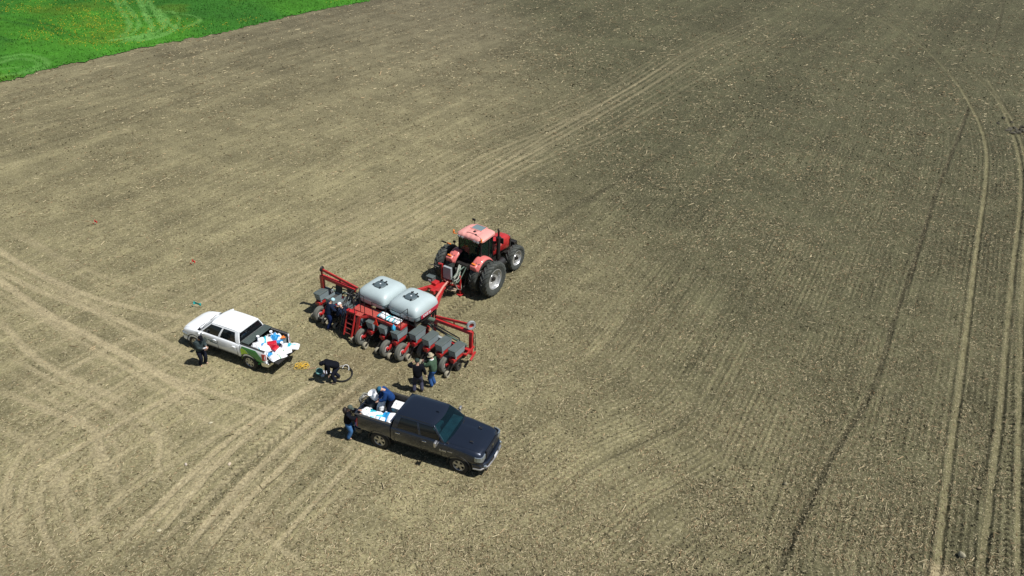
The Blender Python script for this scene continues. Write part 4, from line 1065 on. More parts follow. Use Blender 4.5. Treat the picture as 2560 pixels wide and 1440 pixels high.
for s in (-1, 1):
    g.bar((-.30, s*.33, .75), (-1.10, s*.42, .55), .05, .12); g.bar((-.55, s*.30, 1.45), (-.95, s*.38, .62), .05, .07); g.cyl((-.3, s*.30, .9), (-.62, s*.3, 1.40), .05)
g.bar((-.4, 0, 1.3), (-.95, 0, 1.12), .06, .06); g.bar((-.3, 0, .55), (-1.30, 0, .50), .14, .07); g.box((-.62, 0, 1.55), (.22, .7, .24)); g.build('rear_hitch', M_iron, trac, bevel=.01)
for k, (y0, y1, sag, z1) in enumerate(((-.20, -.30, .10, 1.42), (-.10, -.24, .16, 1.40), (0, -.16, .08, 1.45), (.08, -.10, .22, 1.38), (.16, -.34, .40, 1.30), (.22, -.38, .70, 1.22), (-.28, -.40, .55, 1.25))):
    g = MB(); pts = []
    for i in range(9):
        u = i/8; pts.append((-.75-1.05*u, y0+(y1-y0)*u+.14*math.sin(u*3.1+k), 1.58+(z1-1.58)*u-sag*math.sin(math.pi*u)*.9))
    g.tube(pts, .026 if k % 2 else .032, 7); g.build('hydraulic_hose', M_hose if k % 3 else M_greenp, trac, True)

# ------------------------------------------------------------------ planter
plan = empty('row_planter', (-6.03, 32.80, 0), R(58.5), 'red twelve row planter with two pale tanks and grey seed hoppers', 'planter')
g = MB(); g.bar((.62, -4.55, .78), (.62, 4.55, .78), .20, .20); g.bar((.20, -1.7, .80), (.20, 1.7, .80), .16, .16)
for s in (-1, 1): g.bar((.62, s*1.55, .78), (.20, s*1.55, .80), .14, .14); g.bar((.35, s*4.5, .70), (.35, s*1.75, .70), .10, .12)
g.build('tool_bar', M_red, plan, bevel=.012)
g = MB()
for s in (-1, 1): g.bar((.66, s*1.95, .86), (4.15, s*.30, .86), .13, .20)
g.bar((3.6, 0, .86), (5.05, 0, .80), .26, .22); g.bar((2.2, -1.1, .86), (2.2, 1.1, .86), .10, .12); g.box((4.05, 0, .90), (.55, .75, .10)); g.box((4.25, .25, 1.0), (.35, .30, .22)); g.build('tongue', M_red, plan, bevel=.012)
g = MB(); g.tube([(4.9, -.14, .98), (4.2, -.30, 1.02), (3.2, -.62, 1.02), (2.0, -1.22, 1.0), (1.2, -1.6, 1.0)], .055, 8); g.build('hose_bundle', PM('faded_wrap', (.52, .24, .20), .7), plan, True)
g = MB(); g.box((4.86, .26, 1.42), (.10, .10, .95)); g.box((4.86, -.02, 1.02), (.12, .6, .10)); g.bar((4.86, .26, 1.88), (4.74, .42, 1.92), .06, .08); fr_ = g.build('cabinet_stand', M_red, plan, bevel=.008)
g = MB(); g.box((4.84, -.12, 1.50), (.14, .50, .68)); g.build('control_cabinet', M_gbox, plan, bevel=.01)
g = MB(); g.box((4.30, .58, 1.15), (.30, .42, .26)); g.box((4.30, .58, 1.30), (.32, .44, .05)); bo = g.build('battery_box', M_lid, plan, bevel=.015)
g = MB(); g.box((4.10, .50, 1.16), (.01, .16, .10)); g.build('battery_label', M_bagw, bo)
for k in range(4):
    g = MB(); g.tube([(4.7, .35+.03*k, 1.75), (4.5-.03*k, .62+.06*k, 1.92), (4.4, .75+.04*k, 1.6), (4.45, .55, 1.3)], .012, 5); g.build('cable', M_bhose, plan)
g = MB()
for k in range(5): g.tube([(4.72+.05*k, .14, .95), (4.70+.05*k, .0, 1.10), (4.74+.05*k, -.16, .96)], .022, 6)
g.build('coupling_block', M_chrome, plan, True)
g = MB(); g.bar((5.35, -.55, .12), (5.35, -.55, 1.18), .09, .09); g.box((5.35, -.55, .05), (.32, .28, .04)); g.bar((5.35, -.55, .55), (5.0, -.12, .70), .08, .08); g.box((5.28, -.45, .5), (.2, .2, .16)); g.build('parking_jack', M_red, plan, bevel=.006)
g = MB(); g.box((5.05, -.25, .42), (.35, .5, .05), Matrix.Rotation(.3, 3, 'Z')); g.box((5.2, -.05, .62), (.16, .18, .06)); g.build('hitch_plate', PM('bare_plate', (.45, .36, .26), .6), plan, bevel=.01)
for k in range(6):
    g = MB(); g.tube([(4.9, -.2-.04*k, 1.2), (5.05, -.35-.05*k, .95-.08*k), (5.35, -.30-.07*k, .85-.10*k), (5.5, -.18-.05*k, 1.15), (5.60, -.05-.05*k, 1.42)], .022, 6); g.build('supply_hose', M_hose if k % 2 else M_bhose, plan, True)

M_dred = PM('shaded_red', (.13, .012, .012), .6, dirt=.3)  # darker red for the steps, the ladder's shade painted in
# tanks
def superring(cx, cy, z, hx, hy, n=32, e=.32):
    out = []
    for k in range(n):
        t = 2*math.pi*(k+.5)/n; c, s = math.cos(t), math.sin(t)
        out.append(Vector((cx+hx*abs(c)**e*(1 if c > 0 else -1)*1.0, cy+hy*abs(s)**e*(1 if s > 0 else -1), z)))
    return out
M_seam = PM('tank_seam_plastic', (.22, .29, .31), .5)
for s in (-1, 1):
    cy = s*.955
    g = MB(); rings = []
    for z, f, e in ((1.36, .40, .5), (1.50, .70, .42), (1.58, .90, .30), (1.66, .955, .27), (1.90, .985, .25), (1.905, 1.0, .25), (1.98, 1.0, .26), (2.12, .97, .30), (2.24, .88, .36), (2.33, .74, .44), (2.385, .56, .5), (2.40, .2, .8)):
        rings.append(superring(.92, cy, z, .93*f, .90*f, 40, e))
    g.loft(rings); tk = g.build('bulk_tank', M_tank, plan, True, angle=60)
    l = MB(); rings = [superring(.80, cy, z, .30*f, .30*f, 28, .7) for z, f in ((2.385, 1.0), (2.43, 1.0), (2.45, .93), (2.46, .5))]
    l.loft(rings); lo = l.build('tank_lid', M_tlid, tk, True, angle=40)
    l = MB()
    for a in (0.6, 2.2, 3.8, 5.2): l.box((.80+.33*math.cos(a), cy+.33*math.sin(a), 2.45), (.09, .06, .05), Matrix.Rotation(a, 3, 'Z'))
    for q in (-.13, .13): l.box((1.05, cy+q, 2.47), (.18, .05, .05))
    l.build('lid_latch', M_black, lo)
    l = MB(); l.box((.80, cy, 2.463), (.07, .07, .006)); l.build('lid_label', M_bagw, lo)
for s in (-1, 1):
    for o_ in plan.children:
        if o_.name.startswith('bulk_tank') and abs(sum(v.co.y for v in o_.data.vertices)/len(o_.data.vertices)-s*.955) < .3:
            g = MB(); g.tube([tuple(q_) for q_ in superring(.92, s*.955, 1.895, .936, .906, 40, .25)], .010, 5, closed=True); g.build('tank_seam', M_seam, o_)
            g = MB()
            for q_ in (.45, 1.35): g.bar((q_, s*.955-.88, 1.52), (q_, s*.955+.88, 1.52), .05, .03)
            g.build('tank_strap', M_iron, o_)
# name plate on the right-hand tank
g = MB(); g.grid(lambda u, v: (.35+1.32*u, -1.870+.03*(abs(u-.4))**3, 1.70+.19*v), 6, 1, (0, -.02, 0)); np_ = g.build('name_plate', PM('plate_red', (.42, .02, .05), .4), plan)
text_mesh('CASE IH', .17, M_bagw, Matrix.Translation((.78, -1.897, 1.795)) @ Matrix.Rotation(R(90), 4, 'X'), np_, depth=.003)
# tank frame and walkway
g = MB()
for x, y in ((.1, 1.7), (.1, .05), (.1, -1.7), (1.7, 1.7), (1.7, 0), (1.7, -1.7)): g.bar((x, y, .85), (x, y, 1.78), .07, .07)
for x in (.1, 1.7): g.bar((x, -1.75, 1.40), (x, 1.75, 1.40), .07, .07)
for y in (-1.7, 0, 1.7): g.bar((.1, y, 1.40), (1.7, y, 1.40), .07, .07)
g.bar((1.7, -1.7, 1.78), (1.35, -1.7, .9), .12, .05); g.build('tank_frame', M_iron, plan, bevel=.006)
g = MB(); 
for z, f in ((1.30, .35), (1.05, .30)):
    for s in (-1, 1): g.cyl((.9, s*.95, z), (.9, s*.95, z-.26), f*.8, 14, f*.6)
g.box((.9, 0, 1.0), (.6, 2.4, .16)); g.build('meter_box', M_black, plan, bevel=.02)
g = MB(); g.tube([(1.25, -2.15, 1.18), (1.25, -1.2, 1.12), (1.0, -.6, 1.05)], .12, 12); g.build('fan_duct', M_greenp, plan, True)
M_grate = PM('red_grating', (.58, .11, .09), .55, dirt=.35, nscale=7)
g = MB(); x0, x1, y0, y1 = -.50, .06, -1.30, 1.62
n1 = 16
for k in range(n1+1): g.box((x0+(x1-x0)*k/n1, (y0+y1)/2, 1.44), (.014, y1-y0, .03))
for k in range(41): g.box(((x0+x1)/2, y0+(y1-y0)*k/40, 1.441), (x1-x0, .022, .022))
g.box(((x0+x1)/2, (y0+y1)/2, 1.42), (x1-x0, y1-y0, .008)); wk = g.build('walkway', M_grate, plan)
g = MB(); g.box((x0-.02, (y0+y1)/2, 1.40), (.04, y1-y0+.06, .13)); g.box((x1+.02, (y0+y1)/2, 1.40), (.04, y1-y0+.06, .13)); g.box(((x0+x1)/2, y0-.02, 1.40), (x1-x0, .04, .13)); g.box(((x0+x1)/2, y1+.02, 1.40), (x1-x0, .04, .13))
g.build('walkway_edge', M_red, wk, bevel=.006)
g = MB()
for k in range(10): g.box((-.52-.30*k/9-.02, 1.26, 1.44), (.014, .72, .03))
for k in range(11): g.box((-.68, .93+.066*k, 1.441), (.34, .02, .022))
g.box((-.68, 1.26, 1.42), (.34, .70, .008)); g.build('landing', M_grate, wk)
g = MB(); g.bar((-.84, .92, 1.40), (-.50, .55, 1.40), .04, .13); g.bar((-.86, 1.62, 1.40), (-.50, 1.62, 1.40), .04, .13); g.bar((-.84, .98, 1.38), (-1.10, 1.02, .45), .20, .04); g.build('landing_edge', M_red, wk, bevel=.006)
g = MB(); 
for s in (0, 1):
    yq = 1.22+.48*s; g.bar((-.78, yq, 1.52), (-1.22, yq, .30), .10, .05, up=(0, 1, 0)); 
g.box((-.80, 1.46, 1.535), (.22, .54, .03)); al_ = g.build('access_ladder', M_red, plan, bevel=.006)
for k in range(5):
    g = MB(); z = .42+k*.235; g.box((-1.17+.36*(z-.30)/1.0*.95, 1.46, z), (.13, .46, .025)); g.build('ladder_step', M_dred, al_)

g = MB()
def rail(pts): g.tube(pts, .018, 6)
for yq in (1.62, 1.16, .40, -.42, -1.32):
    rail([(-.50, yq, 1.42), (-.50, yq, 2.30 if yq < 1.1 else 2.45)])
rail([(-.50, .40, 2.30), (-.50, -1.32, 2.30)]); rail([(-.50, .40, 1.88), (-.50, -1.32, 1.88)]); rail([(.0, 1.62, 1.45), (.0, 1.62, 2.4), (-.50, 1.62, 2.45)]); rail([(.0, 1.62, 1.9), (-.50, 1.62, 1.9)])
rail([(-.50, 1.16, 2.45), (-.50, .9, 2.42), (-.50, .9, 1.44)]); rail([(.0, -1.36, 1.45), (.0, -1.36, 2.3), (-.50, -1.36, 2.3)]); rail([(.0, -1.36, 1.9), (-.50, -1.36, 1.9)]); rail([(-.50, 1.62, 2.45), (-.88, 1.64, 2.2), (-1.2, 1.72, .9)]); rail([(-.50, 1.16, 2.45), (-.88, 1.18, 2.2), (-.9, 1.18, 1.45)])
g.build('guard_rail', M_black, plan, True)
# folding ladder leaning in front of the left wing, seen as thin black rails
g = MB()
for yq in (1.76, 2.0): g.bar((-.72, yq, 1.75), (-1.30, yq, .12), .022, .022)
for k in range(5): g.bar((-1.22+.115*k, 1.76, .35+.32*k), (-1.22+.115*k, 2.0, .35+.32*k), .018, .018)
g.build('black_ladder', M_black, plan)

# row units
def row_unit(x, y, lid=True, gauge=True):
    f = MB()
    f.bar((x+.45, y-.09, .72), (x-.12, y-.09, .60), .025, .07); f.bar((x+.45, y+.09, .72), (x-.12, y+.09, .60), .025, .07)
    f.box((x-.02, y, .63), (.72, .17, .22)); f.box((x-.02, y-.10, .72), (.62, .012, .17)); f.box((x-.02, y+.10, .72), (.62, .012, .17))
    f.box((x+.05, y, .40), (.16, .10, .36)); f.box((x-.02, y, .74), (.78, .28, .15))
    ru = f.build('row_unit', M_red, plan, bevel=.006)
    h = MB(); rings = []
    for z, lx, ly, dx in ((.83, .12, .08, .12), (.89, .17, .12, .08), (.91, .35, .185, .02), (1.27, .405, .20, 0)):
        rings.append([Vector((x+dx+a*lx, y+b_*ly, z)) for a, b_ in ((-1, -1), (1, -1), (1, 1), (-1, 1))])
    h.loft(rings, caps=False)
    for sy in (-1, 1): h.box((x-.27, y+sy*.15, .88), (.10, .035, .16)); h.box((x+.30, y+sy*.14, .90), (.05, .035, .16))
    h.build('seed_hopper', M_hopper, ru, bevel=.012)
    l = MB(); 
    if lid: l.box((x, y, 1.285), (.85, .425, .035)); l.box((x, y, 1.305), (.74, .34, .014))
    else:
        l.box((x+.44, y, 1.47), (.05, .42, .46), Matrix.Rotation(.15, 3, 'Y'))
    l.build('hopper_lid', M_lid if lid else M_black, ru, bevel=.012)
    if not lid:
        s_ = MB(); s_.box((x, y, 1.08), (.72, .32, .10)); s_.build('seed', PM('seed', (.05, .05, .05), .8), ru)
    m_ = MB(); m_.box((x-.02, y, .38), (.46, .24, .34)); m_.box((x-.30, y, .48), (.22, .20, .16)); m_.box((x+.38, y, .62), (.16, .34, .30)); m_.build('opener_frame', M_black, ru, bevel=.02)
    m_ = MB(); m_.cyl((x+.02, y-.13, .62), (x+.02, y+.13, .62), .14, 16); m_.box((x+.26, y, .60), (.14, .24, .22)); m_.tube([(x-.05, y, .75), (x-.12, y+.05, .55), (x-.10, y, .22)], .03, 6)
    m_.build('seed_meter', M_black, ru, True, angle=40)
    for sy in (-1, 1):
        w_ = MB(); w_.lathe([(.10, -.03), (.18, -.05), (.20, -.03), (.20, .03), (.18, .05), (.10, .03)], (x-.02, y+sy*.12, .20), 'y', 20, True); w_.build('gauge_wheel', M_tyre, ru, True)
        w_ = MB(); w_.lathe([(.001, .0), (.19, .0), (.19, .006), (.001, .006)], (x+.02, y+sy*.02, .16), 'y', 20); w_.build('opener_disc', M_steel, ru)
    w_ = MB(); w_.lathe([(.07, -.055), (.15, -.075), (.165, -.05), (.168, 0), (.165, .05), (.15, .075), (.07, .055)], (x-.76, y, .168), 'y', 24, True); pw = w_.build('press_wheel', M_press, ru, True)
    w_ = MB(); w_.cyl((x-.76, y-.05, .168), (x-.76, y+.05, .168), .045, 10)
    for k in range(5): a = k*1.257; w_.bar((x-.76, y-.03, .168), (x-.76+.11*math.cos(a), y-.03, .168+.11*math.sin(a)), .03, .02)
    w_.build('press_rim', M_black, pw)
    w_ = MB()
    for sy in (-1, 1): w_.bar((x-.28, y+sy*.06, .55), (x-.80, y+sy*.09, .20), .025, .07)
    w_.build('press_arm', M_iron, ru)
    return ru
rows = [(-.42, .381), (-.42, 1.143), (-.42, -.381), (-.42, -1.143)]
rows += [(0, s*(1.905+.762*k)) for s in (-1, 1) for k in range(4)]
for i, (x, y) in enumerate(rows):
    row_unit(x, y, not (abs(y-2.667) < .01 or abs(y-3.429) < .01))
# big carrying wheels
for (x, y, r) in ((-.66, 3.83, .40), (-.98, .76, .42), (-1.05, -.84, .42), (-.88, -1.62, .44), (-.45, -3.86, .42), (-.12, -2.30, .36), (-.35, 2.30, .36)):
    w_ = MB(); w_.lathe([(r*.55, -.09), (r*.80, -.125), (r*.95, -.11), (r, -.07), (r*.985, -.04), (r, -.035), (r*.985, 0), (r, .035), (r*.985, .04), (r, .07), (r*.95, .11), (r*.80, .125), (r*.55, .09)], (0, 0, 0), 'y', 36, True)
    o = w_.build('carrying_wheel', M_gauge, plan, True, angle=50); o.location = (x, y, r)
    w_ = MB(); w_.lathe([(r*.56, -.09), (r*.56, .09), (r*.50, .07), (r*.46, -.02), (r*.2, -.03), (r*.001, -.03)], (0, 0, 0), 'y', 28); ro = w_.build('rim', M_rim, o, True, angle=40)
    w_ = MB(); w_.cyl((0, -.12, 0), (0, .06, 0), r*.2, 12); w_.bar((0, -.14, 0), (.45, -.14, .32), .07, .12); w_.build('hub_arm', M_red, o, bevel=.008)
# marker arms
g = MB(); g.bar((.25, 4.35, .55), (.25, 4.35, 2.02), .20, .16); g.bar((.25, 4.35, 1.98), (.62, 2.45, 1.62), .16, .18); g.bar((.20, 4.28, 2.42), (.66, 2.35, 1.75), .07, .14); g.bar((.25, 4.35, 2.0), (.20, 4.28, 2.42), .09, .09)
g.bar((.46, 3.3, 1.75), (.44, 3.35, 2.08), .06, .06); g.bar((.25, 4.25, .78), (.62, 4.40, .78), .16, .16); g.build('row_marker', M_red, plan, bevel=.008)
g = MB(); g.lathe([(.001, -.01), (.13, .02), (.155, .05), (.155, .06), (.12, .03), (.001, .01)], (.20, 4.20, 2.46), 'y', 24); g.build('marker_disc', M_iron, plan, True)
mk_ = MB(); mk_.bar((.70, -4.50, .55), (.86, -4.42, 1.72), .18, .14); mk_.bar((.86, -4.42, 1.66), (.80, -2.42, 1.66), .16, .16); mk_.bar((.98, -4.20, 1.98), (.84, -2.38, 1.80), .07, .12); mk_.bar((.80, -2.42, 1.60), (.72, -2.35, .85), .14, .12)
mk_.bar((.90, -3.4, 1.70), (.92, -3.38, 1.92), .06, .06); mk_.bar((.35, -4.72, .50), (.9, -4.62, .62), .08, .10); mk_.build('row_marker', M_red, plan, bevel=.008)
mw = MB(); mw.lathe([(.13, -.05), (.22, -.055), (.235, 0), (.22, .055), (.13, .05)], (0, 0, 0), 'x', 28, True); mo = mw.build('marker_wheel', M_gbox, plan, True); mo.location = (.98, -4.32, 1.98); mo.rotation_euler = (0, 0, R(60))
mw = MB(); mw.lathe([(.14, -.04), (.13, .0), (.05, .02), (.001, .03)], (0, 0, 0), 'x', 20); mw.build('marker_hub', M_red, mo, True)
g = MB(); g.tube([(.95, -4.40, 1.75), (1.05, -4.50, 1.5), (.98, -4.56, 1.0), (1.02, -4.55, .6)], .018, 6); g.tube([(.88, -4.5, 1.6), (.82, -4.6, 1.1), (.86, -4.6, .7)], .014, 6); g.build('marker_hose', M_bhose, plan)
for s in (-1, 1):
    g = MB(); g.box((.45, s*4.62, .95), (.7, .05, .10), Matrix.Rotation(.12*s, 3, 'Y')); g.build('wing_reflector', M_red, plan)
# wing tubing: suction hoses running to the rows
for s in (-1, 1):
    for k in range(4):
        y = s*(1.905+.762*k); g = MB()
        g.tube([(.9, s*1.3, 1.15+.03*k), (.62+.05*k, s*2.0, 1.28+.05*k), (.55, y-s*.25, 1.22+.04*k), (.40, y, .95), (.22, y, .70)], .035, 7); g.build('seed_hose', M_bhose, plan, True)
    g = MB(); g.tube([(.95, s*1.2, 1.05), (.85, s*2.2, 1.15), (.72, s*3.2, 1.10), (.66, s*4.3, 1.0)], .065, 9); g.build('vacuum_pipe', M_greenp, plan, True)
    g = MB(); g.box((.45, s*2.9, .98), (.14, .30, .16)); g.box((.55, s*4.1, 1.02), (.16, .16, .14)); g.build('valve_block', M_gbox, plan, bevel=.01)
for k in range(9):
    g = MB(); y = 1.75+.13*k; g.tube([(.55, 1.5+.05*k, 1.2), (.35, y+.1, 1.42+.04*(k % 3)), (.12, y, 1.36), (.05, y+.12, 1.08)], .016, 5); g.build('thin_hose', M_hose if k % 3 == 0 else M_bhose, plan, True)
for k in range(8):
    y = 1.25-.28*k; g = MB(); g.tube([(.15, y, 1.25), (-.35, y+.1, 1.22-.03*(k % 3)), (-.52, y, 1.0), (-.45, y+.05, .75)], .02, 5); g.build('thin_hose', M_bhose if k % 2 else M_hose, plan, True)
g = MB(); g.cyl((.40, 1.95, 1.55), (.40, 1.95, 1.62), .085, 16); g.bar((.42, 1.95, 1.0), (.42, 1.95, 1.56), .04, .04); g.build('pressure_gauge', M_bagw, plan, True)
g = MB(); g.box((.80, 2.15, 1.15), (.55, .55, .65)); g.tube([(.5, 2.1, 1.5), (.3, 2.2, 1.6), (.3, 2.6, 1.4)], .05, 8); g.build('hydraulic_fan', M_black, plan, bevel=.05)
# warning triangle at the walkway edge
g = MB(); g.add([(-.85, .10, 1.34), (-.85, -.22, 1.34), (-.80, -.06, 1.66), (-.83, .10, 1.34), (-.83, -.22, 1.34), (-.78, -.06, 1.66)], [(0, 1, 2), (5, 4, 3), (0, 3, 4, 1), (1, 4, 5, 2), (2, 5, 3, 0)]); g.build('warning_triangle', PM('signal_red', (.80, .03, .01), .4), plan)
# ------------------------------------------------------------------ people
import bmesh
def skin(name, V, E_, Rr, mat, parent, sub=2, ry=None):
    """one smooth surface grown round a skeleton"""
    me = bpy.data.meshes.new(name); me.from_pydata([tuple(p) for p in V], E_, []); me.update()
    o = bpy.data.objects.new(name, me); COL.objects.link(o)
    md = o.modifiers.new('skin', 'SKIN'); md.use_smooth_shade = True
    for i, r in enumerate(Rr):
        q = me.skin_vertices[0].data[i]; q.radius = (r, r) if not isinstance(r, tuple) else r; q.use_root = (i == 0)
    if sub: s_ = o.modifiers.new('sub', 'SUBSURF'); s_.levels = sub; s_.render_levels = sub
    bpy.context.view_layer.update(); bake(o)
    o.data.materials.clear(); o.data.materials.append(mat); shade(o.data, 180)
    if parent is not None: o.parent = parent
    return o
def merge_into(o, others):
    bm = bmesh.new(); bm.from_mesh(o.data)
    for q in others: bm.from_mesh(q.data)
    bm.to_mesh(o.data); bm.free()
    for q in others: bpy.data.objects.remove(q)
    shade(o.data, 180)
def ik(a, c, l1, l2, pole):
    a, c = Vector(a), Vector(c); d = c-a; L = min(d.length, (l1+l2)*.995); d.normalize(); c = a+d*L
    x = (l1*l1-l2*l2+L*L)/(2*L); h = math.sqrt(max(l1*l1-x*x, 0)); p = Vector(pole); p = p-d*p.dot(d)
    if p.length < 1e-4: p = Vector((1, 0, 0))
    p.normalize(); return a+d*x+p*h, c
def person(label, loc, yaw, lean=0.05, pelvis=(0, 0, .93), feet=((.0, .11), (.0, -.11)), hands=((.12, .28, .85), (.12, -.28, .85)), headp=.15, headyaw=0., top=None, legs=None, hat=None, hatm=None, scale=1.0, hair=None, shoes=None, elb=((-.6, .5, -.3), (-.6, -.5, -.3)), toe=(0, 0), hood=False, jacket=True, tilt=0., gloves=None, collar=None):
    t = empty('person', loc, yaw, label, 'person', 'people working round the planter and pickups'); t.scale = (scale,)*3
    P = Vector(pelvis); up = Vector((math.sin(lean), tilt, math.cos(lean))).normalized(); fw = Vector((math.cos(lean), 0, -math.sin(lean))); lf = up.cross(fw).normalized()
    sp = P+up*.22; chs = P+up*.42+fw*.01; nk = P+up*.56; 
    hu = (up+Vector((math.sin(headp), 0, 0))*1.0).normalized() if headp < 1.2 else (up*.4+Vector((1, 0, -.2))).normalized()
    hb = nk+hu*.06; hc = nk+hu*.16+fw*.015; ht = nk+hu*.24
    V = [P, sp, chs, nk, hb, hc, ht]; E_ = [(0, 1), (1, 2), (2, 3), (3, 4), (4, 5), (5, 6)]
    Rr = [(.125, .10), (.12, .095), (.15, .10), .058, .062, .092, .070]
    jt = {}
    for s, side in ((1, 'l'), (-1, 'r')):
        i0 = 0 if s > 0 else 1
        sh = P+up*.49+lf*s*.185; el, hd = ik(sh, hands[i0], .29, .26, elb[i0])
        hp = P+Vector((0, s*.095, -.03)); fx, fy = feet[i0][0], feet[i0][1]; fz = feet[i0][2] if len(feet[i0]) > 2 else 0
        kn, an = ik(hp, (fx, fy, fz+.085), .44, .43, (1, .05*s, .1)); ta = toe[i0]
        te = an+Vector((.155*math.cos(ta), .155*math.sin(ta), -.055)); hl = an+Vector((-.03*math.cos(ta), -.03*math.sin(ta), -.05))
        n = len(V); V += [sh, el, hd]; E_ += [(2, n), (n, n+1), (n+1, n+2)]; Rr += [.062, .045, .032]
        n = len(V); V += [hp, kn, an, te]; E_ += [(0, n), (n, n+1), (n+1, n+2), (n+2, n+3)]; Rr += [.092, .060, .042, (.04, .032)]
        jt[side] = (sh, el, hd, hp, kn, an, te, hl)
    body = skin('body', V, E_, Rr, gloves or M_skin, t, 1)
    extra = []
    for side, s in (('l', 1), ('r', -1)):
        sh, el, hd = jt[side][:3]; d = (hd-el).normalized(); q = d.cross(Vector((0, 0, 1))); q = q.normalized() if q.length > .1 else Vector((0, 1, 0)); nrm = q.cross(d)
        hm = [hd-d*.01, hd+d*.045, hd+d*.085]; hv = list(hm); he = [(0, 1), (1, 2)]; hr = [(.028, .020), (.038, .018), (.038, .015)]
        for k, (off, ln_) in enumerate(((-.030, .060), (-.010, .074), (.010, .070), (.030, .054))):
            b0 = len(hv); hv += [hd+d*.088+q*off, hd+d*(.088+ln_*.5)+q*off*1.1-nrm*.008, hd+d*(.088+ln_)+q*off*1.1-nrm*.026]; he += [(2, b0), (b0, b0+1), (b0+1, b0+2)]; hr += [.0095, .0090, .0075]
        b0 = len(hv); hv += [hd+d*.03-q*s*.040, hd+d*.062-q*s*.062-nrm*.010, hd+d*.088-q*s*.066-nrm*.018]; he += [(1, b0), (b0, b0+1), (b0+1, b0+2)]; hr += [.012, .0105, .009]
        extra.append(skin('h', hv, he, hr, M_skin, None, 1))
    fdir = (fw-hu*fw.dot(hu)).normalized(); fdir = Matrix.Rotation(headyaw, 3, hu) @ fdir; sdir = hu.cross(fdir)
    m_ = MB(); m_.ball(tuple(hc+fdir*.100-hu*.012), .016, 8, 6); m_.ball(tuple(hc+sdir*.088-hu*.01), (.014, .012, .026), 8, 6); m_.ball(tuple(hc-sdir*.088-hu*.01), (.014, .012, .026), 8, 6); m_.ball(tuple(hb+fdir*.055), (.04, .045, .035), 8, 6)
    extra.append(m_.build('n', M_skin, None, True)); merge_into(body, extra)
    m_ = MB()
    for s in (-1, 1): m_.ball(tuple(hc+fdir*.090+sdir*s*.032+hu*.012), .011, 6, 5)
    m_.ball(tuple(hc+fdir*.088-hu*.055), (.012, .022, .006), 6, 5); m_.build('face_detail', M_black, t, True)
    # clothes
    V = [P+up*(-.13), sp-up*.04, chs, P+up*.545]; E_ = [(0, 1), (1, 2), (2, 3)]; Rr = [(.245, .20), (.215, .175), (.235, .175), .10]
    for side, s in (('l', 1), ('r', -1)):
        sh, el, hd = jt[side][:3]; n = len(V); w_ = hd+(el-hd).normalized()*.02; V += [sh, el, w_]; E_ += [(2, n), (n, n+1), (n+1, n+2)]; Rr += [.112, .090, .066]
    if hood: V += [nk+hu*.02-fdir*.03]; E_ += [(3, len(V)-1)]; Rr += [.105]
    jk = skin('jacket', V, E_, Rr, top, t, 2)
    V = [P+up*.10, P+Vector((0, 0, -.04))]; E_ = [(0, 1)]; Rr = [(.19, .16), (.20, .165)]
    for side, s in (('l', 1), ('r', -1)):
        hp, kn, an = jt[side][3:6]; n = len(V); V += [hp+Vector((0, s*.01, -.07)), kn, an+Vector((0, 0, -.035))]; E_ += [(1, n), (n, n+1), (n+1, n+2)]; Rr += [.125, .098, .088]
    skin('trousers', V, E_, Rr, legs, t, 2)
    for side in 'lr':
        an, te, hl = jt[side][5:8]; skin('shoe', [hl, an+(te-an)*.35+Vector((0, 0, -.02)), te], [(0, 1), (1, 2)], [(.062, .06), (.068, .06), (.058, .045)], shoes or M_boot, t, 1)
    if hood or hair:
        m_ = MB(); c_ = hc-fdir*.02+hu*.012; m_.ball(tuple(c_), (.108, .108, .112), 14, 10); m_.build('hair' if hair else 'hood', hair or top, t, True)
        if hood:
            m_ = MB(); m_.ball(tuple(hc-fdir*.045-hu*.07), (.10, .115, .11), 12, 8); m_.build('hood_neck', top, t, True)
    if collar: m_ = MB(); m_.ball(tuple(nk+fdir*.02), (.10, .11, .05), 12, 8); m_.build('collar', collar, t, True)
    if hat:
        m_ = MB(); Mx = Matrix((( *fdir, ), (*sdir,), (*hu,))).transposed().to_4x4(); Mx.translation = hc+hu*.035; m_.at(Mx)
        if hat == 'brim':
            m_.lathe([(.0, .145), (.07, .14), (.098, .10), (.108, .02), (.155, .0), (.168, .012), (.155, -.008), (.10, -.01)], (0, 0, 0), 'z', 20)
        else:
            m_.lathe([(.0, .108), (.06, .100), (.098, .062), (.112, .0), (.105, -.02)], (0, 0, 0), 'z', 18)
            if hat == 'cap': m_.grid(lambda u, v: (.085+.10*u*(1-.35*(v*2-1)**2), (v*2-1)*.085*(1-.2*u), .012-.02*u-.015*(v*2-1)**2), 4, 6, (0, 0, -.008))
        m_.build('cap' if hat != 'brim' else 'sun_hat', hatm, t, True, angle=50)
    return t
M_boot = PM('dusty_boots', (.10, .09, .065), .8, dirt=.4)
cloth = lambda n, c: PM(n, c, .9, spec=.12, noise=.25, nscale=7, bump=.6, bscale=9)
C_black = cloth('black_cloth', (.005, .006, .010)); C_navy = cloth('navy_cloth', (.012, .020, .045)); C_char = cloth('charcoal_cloth', (.035, .050, .055))
C_green = cloth('green_hoodie', (.055, .10, .065)); C_jean = cloth('blue_denim', (.03, .085, .24)); C_djean = cloth('dark_denim', (.010, .022, .085)); C_lj = cloth('faded_denim', (.06, .16, .36))
C_grey = cloth('slate_cloth', (.055, .058, .095)); C_blue = cloth('blue_rain_jacket', (.012, .045, .16)); C_dk = cloth('dark_trousers', (.010, .012, .022)); C_teal = cloth('teal_cap', (.03, .12, .20))
C_white = PM('white_cloth', (.75, .78, .82), .7); C_pale = PM('pale_blue_cap', (.36, .58, .66), .7); C_tan = PM('tan_felt', (.36, .32, .22), .8); M_hair = PM('dark_hair', (.015, .010, .008), .6)
